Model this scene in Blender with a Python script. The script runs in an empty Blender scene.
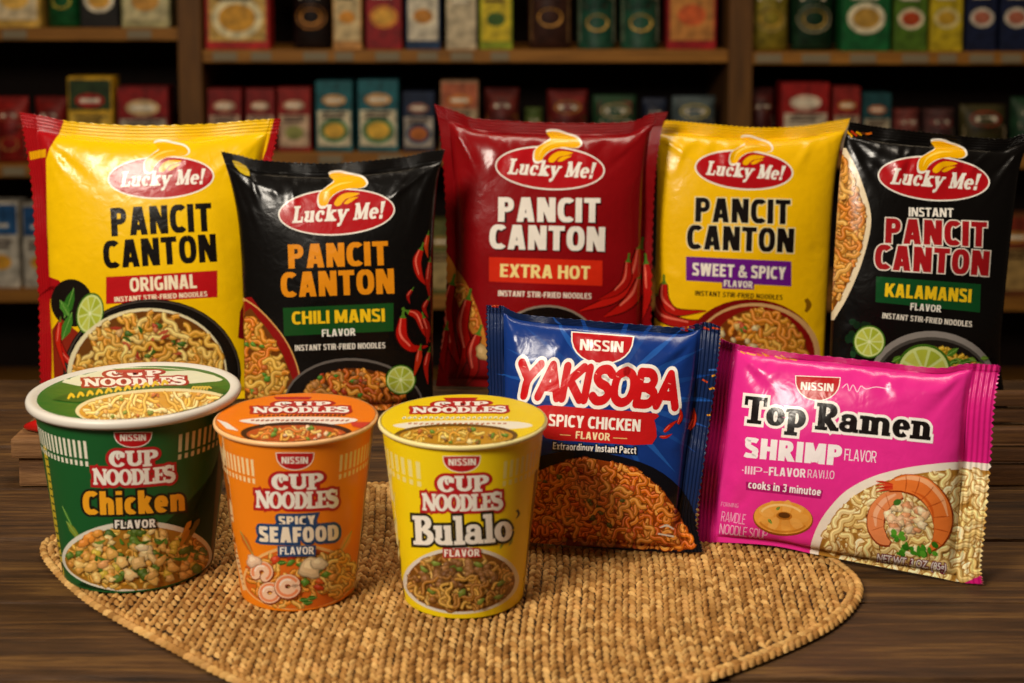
import bpy, bmesh, math, random
import numpy as np
from mathutils import Vector, Matrix
from mathutils.geometry import tessellate_polygon

# ------------------------------------------------------------------ camera, world, lights, exposure
SC = bpy.context.scene
COL = SC.collection
PITCH = math.radians(5.0)
CAM_H = 0.36
LENS, SENSOR = 50.0, 36.0
FPX = 1024 * LENS / SENSOR
CY = 100.8                                    # image row of the lens axis (the lens is shifted down)
cam_d = bpy.data.cameras.new('camera')
cam = bpy.data.objects.new('camera', cam_d)
COL.objects.link(cam)
cam.location = (0, 0, CAM_H)
cam.rotation_euler = (math.pi / 2 - PITCH, 0, 0)
cam_d.lens = LENS
cam_d.sensor_width = SENSOR
cam_d.shift_y = -(341.5 - CY) / 1024
cam_d.clip_start = 0.05
cam_d.dof.use_dof = True
cam_d.dof.focus_distance = 0.96
cam_d.dof.aperture_fstop = 8.0
SC.camera = cam

SC.view_settings.view_transform = 'Standard'
SC.view_settings.look = 'None'
SC.view_settings.gamma = 1.0
SC.view_settings.use_curve_mapping = False
SC.view_settings.exposure = 0.1

world = bpy.data.worlds.new('world')
SC.world = world
world.use_nodes = True
world.node_tree.nodes['Background'].inputs[0].default_value = (1.0, 0.72, 0.48, 1)
world.node_tree.nodes['Background'].inputs[1].default_value = 0.045


def area(name, loc, target, size, power, color, size_y=None):
    d = bpy.data.lights.new(name, 'AREA')
    d.shape = 'RECTANGLE'
    d.size = size
    d.size_y = size_y or size
    d.energy = power
    d.color = color
    o = bpy.data.objects.new(name, d)
    COL.objects.link(o)
    o.location = loc
    o.rotation_euler = (Vector(target) - Vector(loc)).to_track_quat('-Z', 'Y').to_euler()
    return o


area('key_lamp', (-0.95, -0.30, 1.28), (0.05, 0.98, 0.06), 0.5, 37.0, (1.0, 0.90, 0.76))
area('overhead_lamp', (0.15, 1.05, 1.7), (0.1, 1.0, 0.0), 0.7, 11.0, (1.0, 0.87, 0.70), 0.3)
area('shop_lamp', (0.1, 2.3, 1.9), (0.1, 3.5, 0.1), 2.2, 12.5, (1.0, 0.78, 0.50), 0.3)


# ------------------------------------------------------------------ camera maths used to trace the photograph
CP, SP = math.cos(PITCH), math.sin(PITCH)


def project(P):
    P = np.asarray(P, float)
    y = P[..., 1]
    z = P[..., 2] - CAM_H
    dep = y * CP - z * SP
    up = y * SP + z * CP
    return np.stack([512 + FPX * P[..., 0] / dep, CY - FPX * up / dep], -1)


def ray(px):
    px = np.asarray(px, float)
    a = (px[..., 0] - 512) / FPX
    b = (CY - px[..., 1]) / FPX
    return np.stack([a, CP + b * SP, -SP + b * CP], -1)


def ground(px, z=0.0):
    r = ray(px)
    t = (z - CAM_H) / r[..., 2]
    return r * t[..., None] + np.array([0, 0, CAM_H])


def at_depth(px, Y):
    r = ray(px)
    return r * (Y / r[..., 1])[..., None] + np.array([0, 0, CAM_H])


# ------------------------------------------------------------------ colours and materials
def lin(h):
    if not isinstance(h, str):
        return tuple(h)
    c = [int(h[i:i + 2], 16) / 255 for i in (0, 2, 4)]
    return tuple(x / 12.92 if x <= 0.04045 else ((x + 0.055) / 1.055) ** 2.4 for x in c)


def new_mat(name):
    m = bpy.data.materials.new(name)
    m.use_nodes = True
    nt = m.node_tree
    return m, nt, nt.nodes['Principled BSDF']


def N(nt, kind, **kw):
    n = nt.nodes.new(kind)
    for k, v in kw.items():
        if k in n.inputs:
            n.inputs[k].default_value = v
        else:
            setattr(n, k, v)
    return n


def ink_material(name, rough, bump, scale, coat=0.0, spec=0.5, vary=0.10):
    """printed surface: the ink colour is an attribute of the mesh, the crinkle is noise"""
    m, nt, b = new_mat(name)
    L = nt.links.new
    at = N(nt, 'ShaderNodeAttribute', attribute_name='ink')
    tc = N(nt, 'ShaderNodeTexCoord')
    nz = N(nt, 'ShaderNodeTexNoise', Scale=scale * 1.7, Detail=3.0)
    L(tc.outputs['Object'], nz.inputs['Vector'])
    mr = N(nt, 'ShaderNodeMapRange')
    mr.inputs['To Min'].default_value = 1 - vary
    mr.inputs['To Max'].default_value = 1 + vary
    L(nz.outputs['Fac'], mr.inputs['Value'])
    mx = N(nt, 'ShaderNodeVectorMath', operation='SCALE')
    L(at.outputs['Color'], mx.inputs[0])
    L(mr.outputs['Result'], mx.inputs['Scale'])
    L(mx.outputs[0], b.inputs['Base Color'])
    b.inputs['Roughness'].default_value = rough
    b.inputs['Specular IOR Level'].default_value = spec
    b.inputs['Coat Weight'].default_value = coat
    b.inputs['Coat Roughness'].default_value = 0.15
    if bump:
        n2 = N(nt, 'ShaderNodeTexNoise', Scale=scale, Detail=2.5, Roughness=0.55, Distortion=0.6)
        L(tc.outputs['Object'], n2.inputs['Vector'])
        bp = N(nt, 'ShaderNodeBump', Strength=bump, Distance=0.004)
        L(n2.outputs['Fac'], bp.inputs['Height'])
        L(bp.outputs['Normal'], b.inputs['Normal'])
    return m


def plain(name, color, rough=0.5, spec=0.5, vary=0.12, scale=20, bump=0.0):
    m, nt, b = new_mat(name)
    L = nt.links.new
    tc = N(nt, 'ShaderNodeTexCoord')
    nz = N(nt, 'ShaderNodeTexNoise', Scale=scale, Detail=4.0)
    L(tc.outputs['Object'], nz.inputs['Vector'])
    c = lin(color)
    rp = N(nt, 'ShaderNodeValToRGB')
    rp.color_ramp.elements[0].position = 0.3
    rp.color_ramp.elements[1].position = 0.7
    rp.color_ramp.elements[0].color = (*[x * (1 - vary) for x in c], 1)
    rp.color_ramp.elements[1].color = (*[min(1, x * (1 + vary)) for x in c], 1)
    L(nz.outputs['Fac'], rp.inputs['Fac'])
    L(rp.outputs['Color'], b.inputs['Base Color'])
    b.inputs['Roughness'].default_value = rough
    b.inputs['Specular IOR Level'].default_value = spec
    if bump:
        bp = N(nt, 'ShaderNodeBump', Strength=bump, Distance=0.003)
        L(nz.outputs['Fac'], bp.inputs['Height'])
        L(bp.outputs['Normal'], b.inputs['Normal'])
    return m


def wood(name, dark, mid, light, grain=1.0, rough=0.5, axis=0, bump=0.25):
    m, nt, b = new_mat(name)
    L = nt.links.new
    tc = N(nt, 'ShaderNodeTexCoord')
    mp = N(nt, 'ShaderNodeMapping')
    s = [75.0 * grain] * 3
    s[axis] = 4.5 * grain
    mp.inputs['Scale'].default_value = s
    L(tc.outputs['Object'], mp.inputs['Vector'])
    oi = N(nt, 'ShaderNodeAttribute', attribute_name='board')
    add = N(nt, 'ShaderNodeVectorMath', operation='ADD')
    L(mp.outputs['Vector'], add.inputs[0])
    L(oi.outputs['Color'], add.inputs[1])
    n1 = N(nt, 'ShaderNodeTexNoise', Scale=1.0, Detail=6.0, Roughness=0.62, Distortion=1.1)
    L(add.outputs[0], n1.inputs['Vector'])
    n2 = N(nt, 'ShaderNodeTexNoise', Scale=4.0, Detail=8.0, Roughness=0.75, Distortion=0.3)
    L(add.outputs[0], n2.inputs['Vector'])
    mxf = N(nt, 'ShaderNodeMath', operation='MULTIPLY_ADD')
    L(n2.outputs['Fac'], mxf.inputs[0])
    mxf.inputs[1].default_value = 0.55
    sc = N(nt, 'ShaderNodeMath', operation='MULTIPLY')
    L(n1.outputs['Fac'], sc.inputs[0])
    sc.inputs[1].default_value = 0.6
    L(sc.outputs[0], mxf.inputs[2])
    rp = N(nt, 'ShaderNodeValToRGB')
    e = rp.color_ramp.elements
    e[0].position = 0.40
    e[0].color = (*lin(dark), 1)
    e[1].position = 0.78
    e[1].color = (*lin(light), 1)
    k = e.new(0.58)
    k.color = (*lin(mid), 1)
    L(mxf.outputs[0], rp.inputs['Fac'])
    L(rp.outputs['Color'], b.inputs['Base Color'])
    b.inputs['Roughness'].default_value = rough
    b.inputs['Specular IOR Level'].default_value = 0.35
    bp = N(nt, 'ShaderNodeBump', Strength=bump, Distance=0.002)
    L(mxf.outputs[0], bp.inputs['Height'])
    L(bp.outputs['Normal'], b.inputs['Normal'])
    return m


FILM = ink_material('printed_film', 0.23, 0.12, 85, spec=0.36, vary=0.07)
CARD = ink_material('printed_cup_paper', 0.36, 0.0, 30, spec=0.45, vary=0.05)
LIDM = ink_material('printed_lid_foil', 0.3, 0.10, 60, spec=0.5, vary=0.06)
PACKM = ink_material('printed_carton', 0.5, 0.0, 24, spec=0.3, vary=1.15)
STRAW = ink_material('woven_straw', 0.75, 0.35, 300, spec=0.2, vary=0.25)
TABLEW = wood('dark_table_wood', '1b1108', '4c3117', '86602f', rough=0.58, bump=0.9)
SHELFW = wood('shelf_wood', '5c3a14', '93601f', 'b07a30', grain=0.5, rough=0.6, bump=0.1)
POSTW = wood('shelf_upright_wood', '3e270e', '644018', '7d5220', grain=0.5, rough=0.6, axis=2, bump=0.1)
BLOCKW = wood('rough_block_wood', '4a2f18', '7d5632', 'a67c4c', grain=1.2, rough=0.7, bump=0.8)
CRATEW = wood('crate_wood', '2c1a0c', '57371c', '7a5329', grain=0.9, rough=0.65, bump=0.6)
BACKM = plain('shelf_back_board', '1a0f08', 0.8, 0.2)
WALLM = plain('shop_wall_paint', '2a1c12', 0.85, 0.2)
FLOORM = plain('shop_floor', '2b1d12', 0.7, 0.3, scale=3)
WHITE_RIM = plain('cup_rim_white', 'd9d2c6', 0.4, 0.5, vary=0.03)
TAGM = plain('price_tag_card', '85785f', 0.6, 0.3, vary=0.05)
REDM = plain('chili_skin', 'b3140f', 0.2, 0.6)
STEMM = plain('chili_stem', '4c6b23', 0.5, 0.4)


# ------------------------------------------------------------------ objects
def tag(o, label=None, cat=None, group=None, kind=None):
    for k, v in (('label', label), ('category', cat), ('group', group), ('kind', kind)):
        if v:
            o[k] = v
    return o


def empty(name, loc, label, cat, group=None):
    o = bpy.data.objects.new(name, None)
    COL.objects.link(o)
    o.location = loc
    o.empty_display_size = 0.02
    return tag(o, label, cat, group)


def mesh_obj(name, V, F, mat, parent=None, normals=None, cols=None, smooth=True):
    """V in world coordinates; a child keeps them relative to its thing"""
    V = np.asarray(V, float)
    if parent is not None:
        org = np.array(parent.location)
        if parent.parent is not None:
            org = org + np.array(parent.parent.location)
        V = V - org
    me = bpy.data.meshes.new(name)
    me.from_pydata(V.tolist(), [], [tuple(int(i) for i in f) for f in F])
    if cols is not None:
        a = me.attributes.new('ink', 'FLOAT_COLOR', 'FACE')
        c = np.ones((len(F), 4), np.float32)
        c[:, :3] = cols
        a.data.foreach_set('color', c.ravel())
    me.polygons.foreach_set('use_smooth', [bool(smooth)] * len(F))
    if normals is not None:
        me.normals_split_custom_set_from_vertices([tuple(n) for n in normals])
    me.materials.append(mat)
    o = bpy.data.objects.new(name, me)
    COL.objects.link(o)
    if parent is not None:
        o.parent = parent
    return o


def bm_obj(name, bm, mat, parent=None, smooth=False, col=None, bevel=0.0, loc=None):
    """bm in coordinates local to parent (or world when there is none)"""
    me = bpy.data.meshes.new(name)
    if bevel:
        bmesh.ops.bevel(bm, geom=list(bm.edges), offset=bevel, segments=2, profile=0.6, affect='EDGES')
    bmesh.ops.recalc_face_normals(bm, faces=bm.faces)
    bm.to_mesh(me)
    bm.free()
    me.polygons.foreach_set('use_smooth', [smooth] * len(me.polygons))
    if col is not None:
        a = me.attributes.new('ink', 'FLOAT_COLOR', 'FACE')
        a.data.foreach_set('color', [*lin(col), 1.0] * len(me.polygons))
    me.materials.append(mat)
    o = bpy.data.objects.new(name, me)
    COL.objects.link(o)
    if parent is not None:
        o.parent = parent
    if loc is not None:
        o.location = loc
    return o


def box_bm(x0, x1, y0, y1, z0, z1, bm=None):
    bm = bm or bmesh.new()
    vs = [bm.verts.new((x, y, z)) for x in (x0, x1) for y in (y0, y1) for z in (z0, z1)]
    for f in ((0, 1, 3, 2), (4, 6, 7, 5), (0, 4, 5, 1), (2, 3, 7, 6), (0, 2, 6, 4), (1, 5, 7, 3)):
        bm.faces.new([vs[i] for i in f])
    return bm


def lathe(profile, n=96):
    """profile of (r, z); returns V, F"""
    V, F = [], []
    for r, z in profile:
        for k in range(n):
            a = 2 * math.pi * k / n
            V.append((r * math.sin(a), -r * math.cos(a), z))
    for j in range(len(profile) - 1):
        for k in range(n):
            k2 = (k + 1) % n
            F.append((j * n + k, j * n + k2, (j + 1) * n + k2, (j + 1) * n + k))
    return np.array(V), F


# ------------------------------------------------------------------ printed artwork laid on curved surfaces
def split_tris(T, A, f, eps=1e-6):
    """cut triangles T (n,3,2) with attributes A (n,k) along every integer of f(T)"""
    todo, ta, done, da = T, A, [], []
    while len(todo):
        v = f(todo)
        mn, mx = v.min(1), v.max(1)
        k = np.floor(mn + eps) + 1
        need = k < mx - eps
        done.append(todo[~need])
        da.append(ta[~need])
        todo, ta, v, k = todo[need], ta[need], v[need], k[need]
        if not len(todo):
            break
        s = v - k[:, None]
        below = s <= 0
        one = below.sum(1) == 1
        lone = np.where(one, below.argmax(1), (~below).argmax(1))
        r = np.arange(len(todo))
        i0, i1, i2 = lone, (lone + 1) % 3, (lone + 2) % 3
        a, b, c = todo[r, i0], todo[r, i1], todo[r, i2]
        sa, sb, sc_ = s[r, i0], s[r, i1], s[r, i2]
        p = a + (b - a) * (sa / (sa - sb))[:, None]
        q = a + (c - a) * (sa / (sa - sc_))[:, None]
        new = np.concatenate([np.stack([a, p, q], 1), np.stack([p, b, c], 1), np.stack([p, c, q], 1)])
        na = np.concatenate([ta, ta, ta])
        e1, e2 = new[:, 1] - new[:, 0], new[:, 2] - new[:, 0]
        ar = np.abs(e1[:, 0] * e2[:, 1] - e1[:, 1] * e2[:, 0])
        ok = ar > 1e-9
        todo, ta = new[ok], na[ok]
    return np.concatenate(done), np.concatenate(da)


class Surf:
    """a grid surface: Gs smooth (for tracing), Gf final (what is built); nodes [j, i]"""

    def __init__(s, Gs, Gf, off, diag=True, eps=9e-6):
        s.Gs, s.Gf, s.off, s.diag, s.eps = Gs, Gf, off, diag, eps
        s.nv, s.nu = Gs.shape[0] - 1, Gs.shape[1] - 1
        s.U = project(Gs)
        s.N = grid_normals(Gf)
        w = np.abs(s.U[s.nv // 2, -1] - s.U[s.nv // 2, 0]).max()
        h = np.abs(s.U[-1, s.nu // 2] - s.U[0, s.nu // 2]).max()
        s.ki, s.kj = w / s.nu / 1.5, h / s.nv / 1.5          # layer cells of about 1.5 px
        s.hm = np.zeros((int(s.kj * s.nv) + 3, int(s.ki * s.nu) + 3), int)

    def index(s, px):
        """photo pixels -> grid index coordinates (Newton on the projected grid)"""
        px = np.asarray(px, float)
        sh = px.shape
        p = px.reshape(-1, 2)
        I = np.full(len(p), s.nu / 2.0)
        J = np.full(len(p), s.nv / 2.0)
        U = s.U
        for it in range(24):
            i = np.clip(np.floor(I).astype(int), 0, s.nu - 1)
            j = np.clip(np.floor(J).astype(int), 0, s.nv - 1)
            fi, fj = (I - i)[:, None], (J - j)[:, None]
            a, b, c, d = U[j, i], U[j, i + 1], U[j + 1, i + 1], U[j + 1, i]
            P = a * (1 - fi) * (1 - fj) + b * fi * (1 - fj) + c * fi * fj + d * (1 - fi) * fj
            fi, fj = np.clip(fi, 0, 1), np.clip(fj, 0, 1)
            dI = (b - a) * (1 - fj) + (c - d) * fj
            dJ = (d - a) * (1 - fi) + (c - b) * fi
            r = p - P
            det = dI[:, 0] * dJ[:, 1] - dI[:, 1] * dJ[:, 0]
            det = np.where(np.abs(det) < 1e-6, 1e-6, det)
            si = (r[:, 0] * dJ[:, 1] - r[:, 1] * dJ[:, 0]) / det
            sj = (dI[:, 0] * r[:, 1] - dI[:, 1] * r[:, 0]) / det
            g = 0.7 if it < 18 else 0.4
            I = np.clip(I + np.clip(si * g, -8, 8), -6, s.nu + 6)
            J = np.clip(J + np.clip(sj * g, -8, 8), -6, s.nv + 6)
        return np.stack([I, J], -1).reshape(sh)

    def point(s, IJ, layer):
        I, J = IJ[:, 0], IJ[:, 1]
        i = np.clip(np.floor(I + 1e-7).astype(int), 0, s.nu - 1)
        j = np.clip(np.floor(J + 1e-7).astype(int), 0, s.nv - 1)
        fi, fj = (I - i)[:, None], (J - j)[:, None]

        def mixg(G):
            a, b, c, d = G[j, i], G[j, i + 1], G[j + 1, i + 1], G[j + 1, i]
            if s.diag:
                return np.where(fi >= fj, a + fi * (b - a) + fj * (c - b), a + fj * (d - a) + fi * (c - d))
            return a * (1 - fi) * (1 - fj) + b * fi * (1 - fj) + c * fi * fj + d * (1 - fi) * fj
        n = mixg(s.N)
        n /= np.linalg.norm(n, axis=1)[:, None]
        return mixg(s.Gf) + mixg(s.off) * (s.eps * (layer[:, None] + 1.0)), n


def grid_normals(G):
    di = np.gradient(G, axis=1)
    dj = np.gradient(G, axis=0)
    n = np.cross(di, dj)
    return n / np.maximum(np.linalg.norm(n, axis=-1, keepdims=True), 1e-12)


def densify(pts, step=5.0, closed=True):
    pts = np.asarray(pts, float)
    out = []
    m = len(pts)
    for k in range(m if closed else m - 1):
        a, b = pts[k], pts[(k + 1) % m]
        n = max(1, int(np.ceil(np.linalg.norm(b - a) / step)))
        for q in range(n):
            out.append(a + (b - a) * q / n)
    if not closed:
        out.append(pts[-1])
    return np.array(out)


def smooth_line(pts, n=6, closed=False):
    """Catmull-Rom through the points"""
    P = np.asarray(pts, float)
    m = len(P)
    out = []
    for k in range(m if closed else m - 1):
        p1, p2 = P[k], P[(k + 1) % m]
        p0 = P[k - 1] if (closed or k > 0) else 2 * p1 - p2
        p3 = P[(k + 2) % m] if (closed or k + 2 < m) else 2 * p2 - p1
        for q in range(n):
            t = q / n
            out.append(0.5 * ((2 * p1) + (p2 - p0) * t + (2 * p0 - 5 * p1 + 4 * p2 - p3) * t * t + (3 * p1 - p0 - 3 * p2 + p3) * t ** 3))
    if not closed:
        out.append(P[-1])
    return np.array(out)


def tri_poly(pts):
    pts = np.asarray(pts, float)
    idx = tessellate_polygon([[Vector((x, y, 0)) for x, y in pts]])
    return pts[np.array(idx)] if len(idx) else np.zeros((0, 3, 2))


def ribbon(pts, w, cap=0.0):
    """stroke of width w (number or per-point) -> triangles; cap adds round ends"""
    P = np.asarray(pts, float)
    w = np.broadcast_to(np.asarray(w, float), (len(P),))
    d = np.gradient(P, axis=0)
    d /= np.maximum(np.linalg.norm(d, axis=1)[:, None], 1e-9)
    n = np.stack([-d[:, 1], d[:, 0]], 1)
    L, R = P + n * w[:, None] / 2, P - n * w[:, None] / 2
    T = np.concatenate([np.stack([L[:-1], R[:-1], R[1:]], 1), np.stack([L[:-1], R[1:], L[1:]], 1)])
    if cap:
        for p, ww, dd, nn in ((P[0], w[0], -d[0], n[0]), (P[-1], w[-1], d[-1], n[-1])):
            a = np.linspace(0, math.pi, 9)[:, None]
            q = p + (nn * np.cos(a) + dd * np.sin(a)) * ww / 2
            T = np.concatenate([T, np.stack([np.broadcast_to(p, q[1:].shape), q[:-1], q[1:]], 1)])
    return T


def ell_pts(cx, cy, rx, ry, rot=0.0, n=40, a0=0.0, a1=360.0):
    full = abs(a1 - a0) >= 360
    a = np.radians(np.linspace(a0, a1, n, endpoint=not full))
    x, y = rx * np.cos(a), ry * np.sin(a)
    r = math.radians(rot)
    return np.stack([cx + x * math.cos(r) - y * math.sin(r), cy + x * math.sin(r) + y * math.cos(r)], -1)


def inside(poly):
    P = np.asarray(poly, float)

    def f(x, y):
        x1, y1 = P[:, 0], P[:, 1]
        x2, y2 = np.roll(x1, -1), np.roll(y1, -1)
        c = ((y1 > y) != (y2 > y))
        with np.errstate(divide='ignore', invalid='ignore'):
            xi = (x2 - x1) * (y - y1) / (y2 - y1) + x1
        return bool((np.count_nonzero(c & (x < xi)) % 2))
    return f


# ---- lettering: the built-in sans, and a slab-serif drawn stroke by stroke
_TXT = {}


def sans(body, bold, space=1.0):
    k = (body, round(bold, 4), space)
    if k not in _TXT:
        cu = bpy.data.curves.new('lettering', 'FONT')
        cu.body = body
        cu.offset = bold
        cu.space_character = space
        cu.resolution_u = 3
        o = bpy.data.objects.new('lettering', cu)
        me = o.to_mesh()
        me.calc_loop_triangles()
        v = np.array([p.co[:2] for p in me.vertices])
        t = np.array([l.vertices[:] for l in me.loop_triangles])
        T = v[t]
        o.to_mesh_clear()
        bpy.data.objects.remove(o)
        bpy.data.curves.remove(cu)
        _TXT[k] = T
    return _TXT[k]


def _arc(cx, cy, rx, ry, a0, a1, thick, thin, n=18):
    a = np.radians(np.linspace(a0, a1, n))
    return (np.stack([cx + rx * np.cos(a), cy + ry * np.sin(a)], 1), thin + (thick - thin) * np.abs(np.cos(a)) ** 1.3)


def glyphs(W, t, sl):
    """slab-serif letters: W stem, t hairline, sl slab thickness; cap height 1, x-height .68"""
    X = 0.68
    G = {}

    def S(a, b, w):
        return (np.array([a, b], float), w)

    def slab(x0, x1, y, w=None):
        return S((x0, y), (x1, y), w or sl)

    def bot(x0, x1):
        return slab(x0, x1, sl / 2)

    def top(x0, x1, h=1.0):
        return slab(x0, x1, h - sl / 2)

    def ball(x, y, r):
        return S((x - r, y), (x + r, y), 2 * r)
    h = W / 2
    G['L'] = (0.80, [S((.1 + h, 0), (.1 + h, 1), W), top(0, .2 + W), bot(0, .76), S((.70, 0), (.70, .36), sl)])
    G['T'] = (0.90, [S((.45, 0), (.45, 1), W), top(.02, .88), S((.07, .66), (.07, 1), sl), S((.83, .66), (.83, 1), sl), bot(.45 - W, .45 + W)])
    G['P'] = (0.80, [S((.1 + h, 0), (.1 + h, 1), W), bot(0, .2 + W), top(0, .4), _arc(.42, .73, .27, .27 - t / 2, -90, 90, W, t), slab(.2, .44, .46, t), slab(.2, .44, 1 - t / 2, t)])
    G['R'] = (0.92, G['P'][1] + [S((.40, .48), (.74, .06), W * .95), bot(.62, .94)])
    G['B'] = (0.86, [S((.1 + h, 0), (.1 + h, 1), W), top(0, .42), bot(0, .44), slab(.2, .44, .53, t),
                     _arc(.42, .76, .24, .24 - t / 2, -90, 90, W, t), _arc(.44, .27, .30, .27 - t / 2, -90, 90, W, t)])
    G['D'] = (0.90, [S((.1 + h, 0), (.1 + h, 1), W), top(0, .42), bot(0, .42), _arc(.40, .5, .36, .5 - t / 2, -90, 90, W, t)])
    G['E'] = (0.78, [S((.1 + h, 0), (.1 + h, 1), W), top(0, .70), bot(0, .74), slab(.2, .56, .52, t), S((.67, .68), (.67, 1), sl), S((.71, 0), (.71, .34), sl), S((.55, .40), (.55, .64), sl * .8)])
    G['N'] = (0.98, [S((.16, 0), (.16, 1), t * 1.2), S((.16, .98), (.76, .04), W), S((.80, 0), (.80, 1), t * 1.2), bot(.02, .32), top(0, .26), top(.66, .96)])
    G['U'] = (0.92, [S((.1 + h, .36), (.1 + h, 1), W), S((.76, .36), (.76, 1), t * 1.3), _arc(.43 + h / 2, .36, .33 - h / 2, .36 - t, 180, 360, W * .9, t * 1.3), top(0, .2 + W), top(.62, .92)])
    G['O'] = (0.94, [_arc(.46, .5, .46 - h, .5 - t / 2, 0, 360, W, t, 36)])
    G['C'] = (0.88, [_arc(.47, .5, .47 - h, .5 - t / 2, 40, 325, W, t, 30), ball(.70, .72, .14), _arc(.58, .68, .15, .20, 40, 260, t, t, 12)])
    a = np.radians(np.linspace(35, 270, 16))
    b = np.radians(np.linspace(90, -145, 16))
    s_pts = np.concatenate([np.stack([.36 + .25 * np.cos(a), .745 + .215 * np.sin(a)], 1), np.stack([.36 + .28 * np.cos(b), .275 + .235 * np.sin(b)], 1)[1:]])
    n = len(s_pts)
    G['S'] = (0.74, [(s_pts, t + (W - t) * np.sin(np.linspace(0.25, math.pi - .25, n)) ** 1.5 + .03), S((.64, .66), (.64, 1), sl * .8), S((.07, 0), (.07, .34), sl * .8)])
    G['M'] = (1.12, [S((.18, 0), (.18, 1), t * 1.3), S((.20, .98), (.54, .06), W), S((.54, .06), (.88, .98), t * 1.3), S((.92, 0), (.92, 1), W), top(.02, .3), top(.80, 1.1), bot(.02, .36), bot(.74, 1.1)])
    G['u'] = (0.82, [S((.08 + h, .24), (.08 + h, X), W), _arc(.37, .26, .30 - h / 2, .25 - t / 2, 180, 350, W * .85, t), S((.60, 0), (.60, X), W), top(0, .2, X), top(.42, .62, X), bot(.6, .78)])
    G['n'] = (0.86, [S((.1 + h, 0), (.1 + h, X), W), _arc(.40, X - .26, .24, .25 - t / 2, 0, 150, W, t), S((.64, 0), (.64, X - .24), W), top(0, .2, X), bot(0, .22 + W), bot(.50, .84)])
    G['m'] = (1.30, [S((.1 + h, 0), (.1 + h, X), W), _arc(.40, X - .26, .22, .25 - t / 2, 0, 150, W, t), S((.62, 0), (.62, X - .24), W), _arc(.84, X - .26, .22, .25 - t / 2, 0, 150, W, t), S((1.06, 0), (1.06, X - .24), W),
                     top(0, .2, X), bot(0, .22 + W), bot(.50, .78), bot(.94, 1.26)])
    G['h'] = (0.88, [S((.1 + h, 0), (.1 + h, 1), W), _arc(.42, X - .26, .23, .25 - t / 2, 0, 150, W, t), S((.65, 0), (.65, X - .24), W), top(0, .2), bot(0, .22 + W), bot(.52, .86)])
    G['i'] = (0.44, [S((.1 + h, 0), (.1 + h, X), W), top(0, .2, X), bot(0, .2 + W), ball(.09 + h, .88, .125)])
    G['l'] = (0.44, [S((.1 + h, 0), (.1 + h, 1), W), top(0, .2), bot(0, .2 + W)])
    G['k'] = (0.86, [S((.1 + h, 0), (.1 + h, 1), W), top(0, .2), bot(0, .2 + W), S((.26, .26), (.60, .64), t * 1.5), top(.44, .80, X), S((.36, .38), (.66, .05), W), bot(.54, .88)])
    G['c'] = (0.68, [_arc(.36, .34, .36 - h, .34 - t / 2, 48, 318, W, t, 24), ball(.54, .50, .10)])
    G['e'] = (0.70, [_arc(.36, .34, .36 - h, .34 - t / 2, 0, 318, W, t, 26), slab(.16, .66, .36, t)])
    G['o'] = (0.74, [_arc(.36, .34, .37 - h, .34 - t / 2, 0, 360, W, t, 30)])
    G['p'] = (0.80, [S((.1 + h, -.3), (.1 + h, X), W), _arc(.42, .34, .34 - h / 2 - .03, .34 - t / 2, -150, 150, W, t, 24), top(0, .2, X), slab(0, .22 + W, -.3 + sl / 2)])
    G['a'] = (0.78, [_arc(.34, .21, .30 - h / 2, .21 - t / 2, 0, 360, W * .8, t, 24), S((.56, .05), (.56, .48), W), _arc(.36, .46, .22, .22 - t / 2, 0, 160, W * .8, t, 14), ball(.17, .50, .09), bot(.56, .78)])
    G['y'] = (0.84, [S((.14, .64), (.42, .06), W), S((.68, .64), (.30, -.26), t * 1.5), top(0, .38, X), top(.54, .86, X), ball(.22, -.24, .10)])
    G['!'] = (0.40, [(np.array([(.2, .30), (.22, 1.02)]), np.array([W * .55, W * 1.25])), ball(.19, .11, .12)])
    G[' '] = (0.34, [])
    return G


_GL = {}


def serif(body, W, t, sl, grow=0.0, track=0.0):
    key = (W, t, sl)
    if key not in _GL:
        _GL[key] = glyphs(W, t, sl)
    G = _GL[key]
    out = []
    x = 0.0
    for ch in body:
        adv, strokes = G[ch]
        for pts, w in strokes:
            P = np.array(pts, float)
            P[:, 0] += x
            closed = np.linalg.norm(P[0] - P[-1]) < 1e-6
            if grow and not closed:
                d0 = P[0] - P[1]
                d1 = P[-1] - P[-2]
                P = np.concatenate([[P[0] + d0 / np.linalg.norm(d0) * grow], P, [P[-1] + d1 / np.linalg.norm(d1) * grow]])
                w = np.concatenate([[np.broadcast_to(w, len(pts))[0]], np.broadcast_to(w, len(pts)), [np.broadcast_to(w, len(pts))[-1]]])
            out.append(ribbon(P, np.asarray(w) + 2 * grow))
        x += adv + track
    return out, x - track



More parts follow.
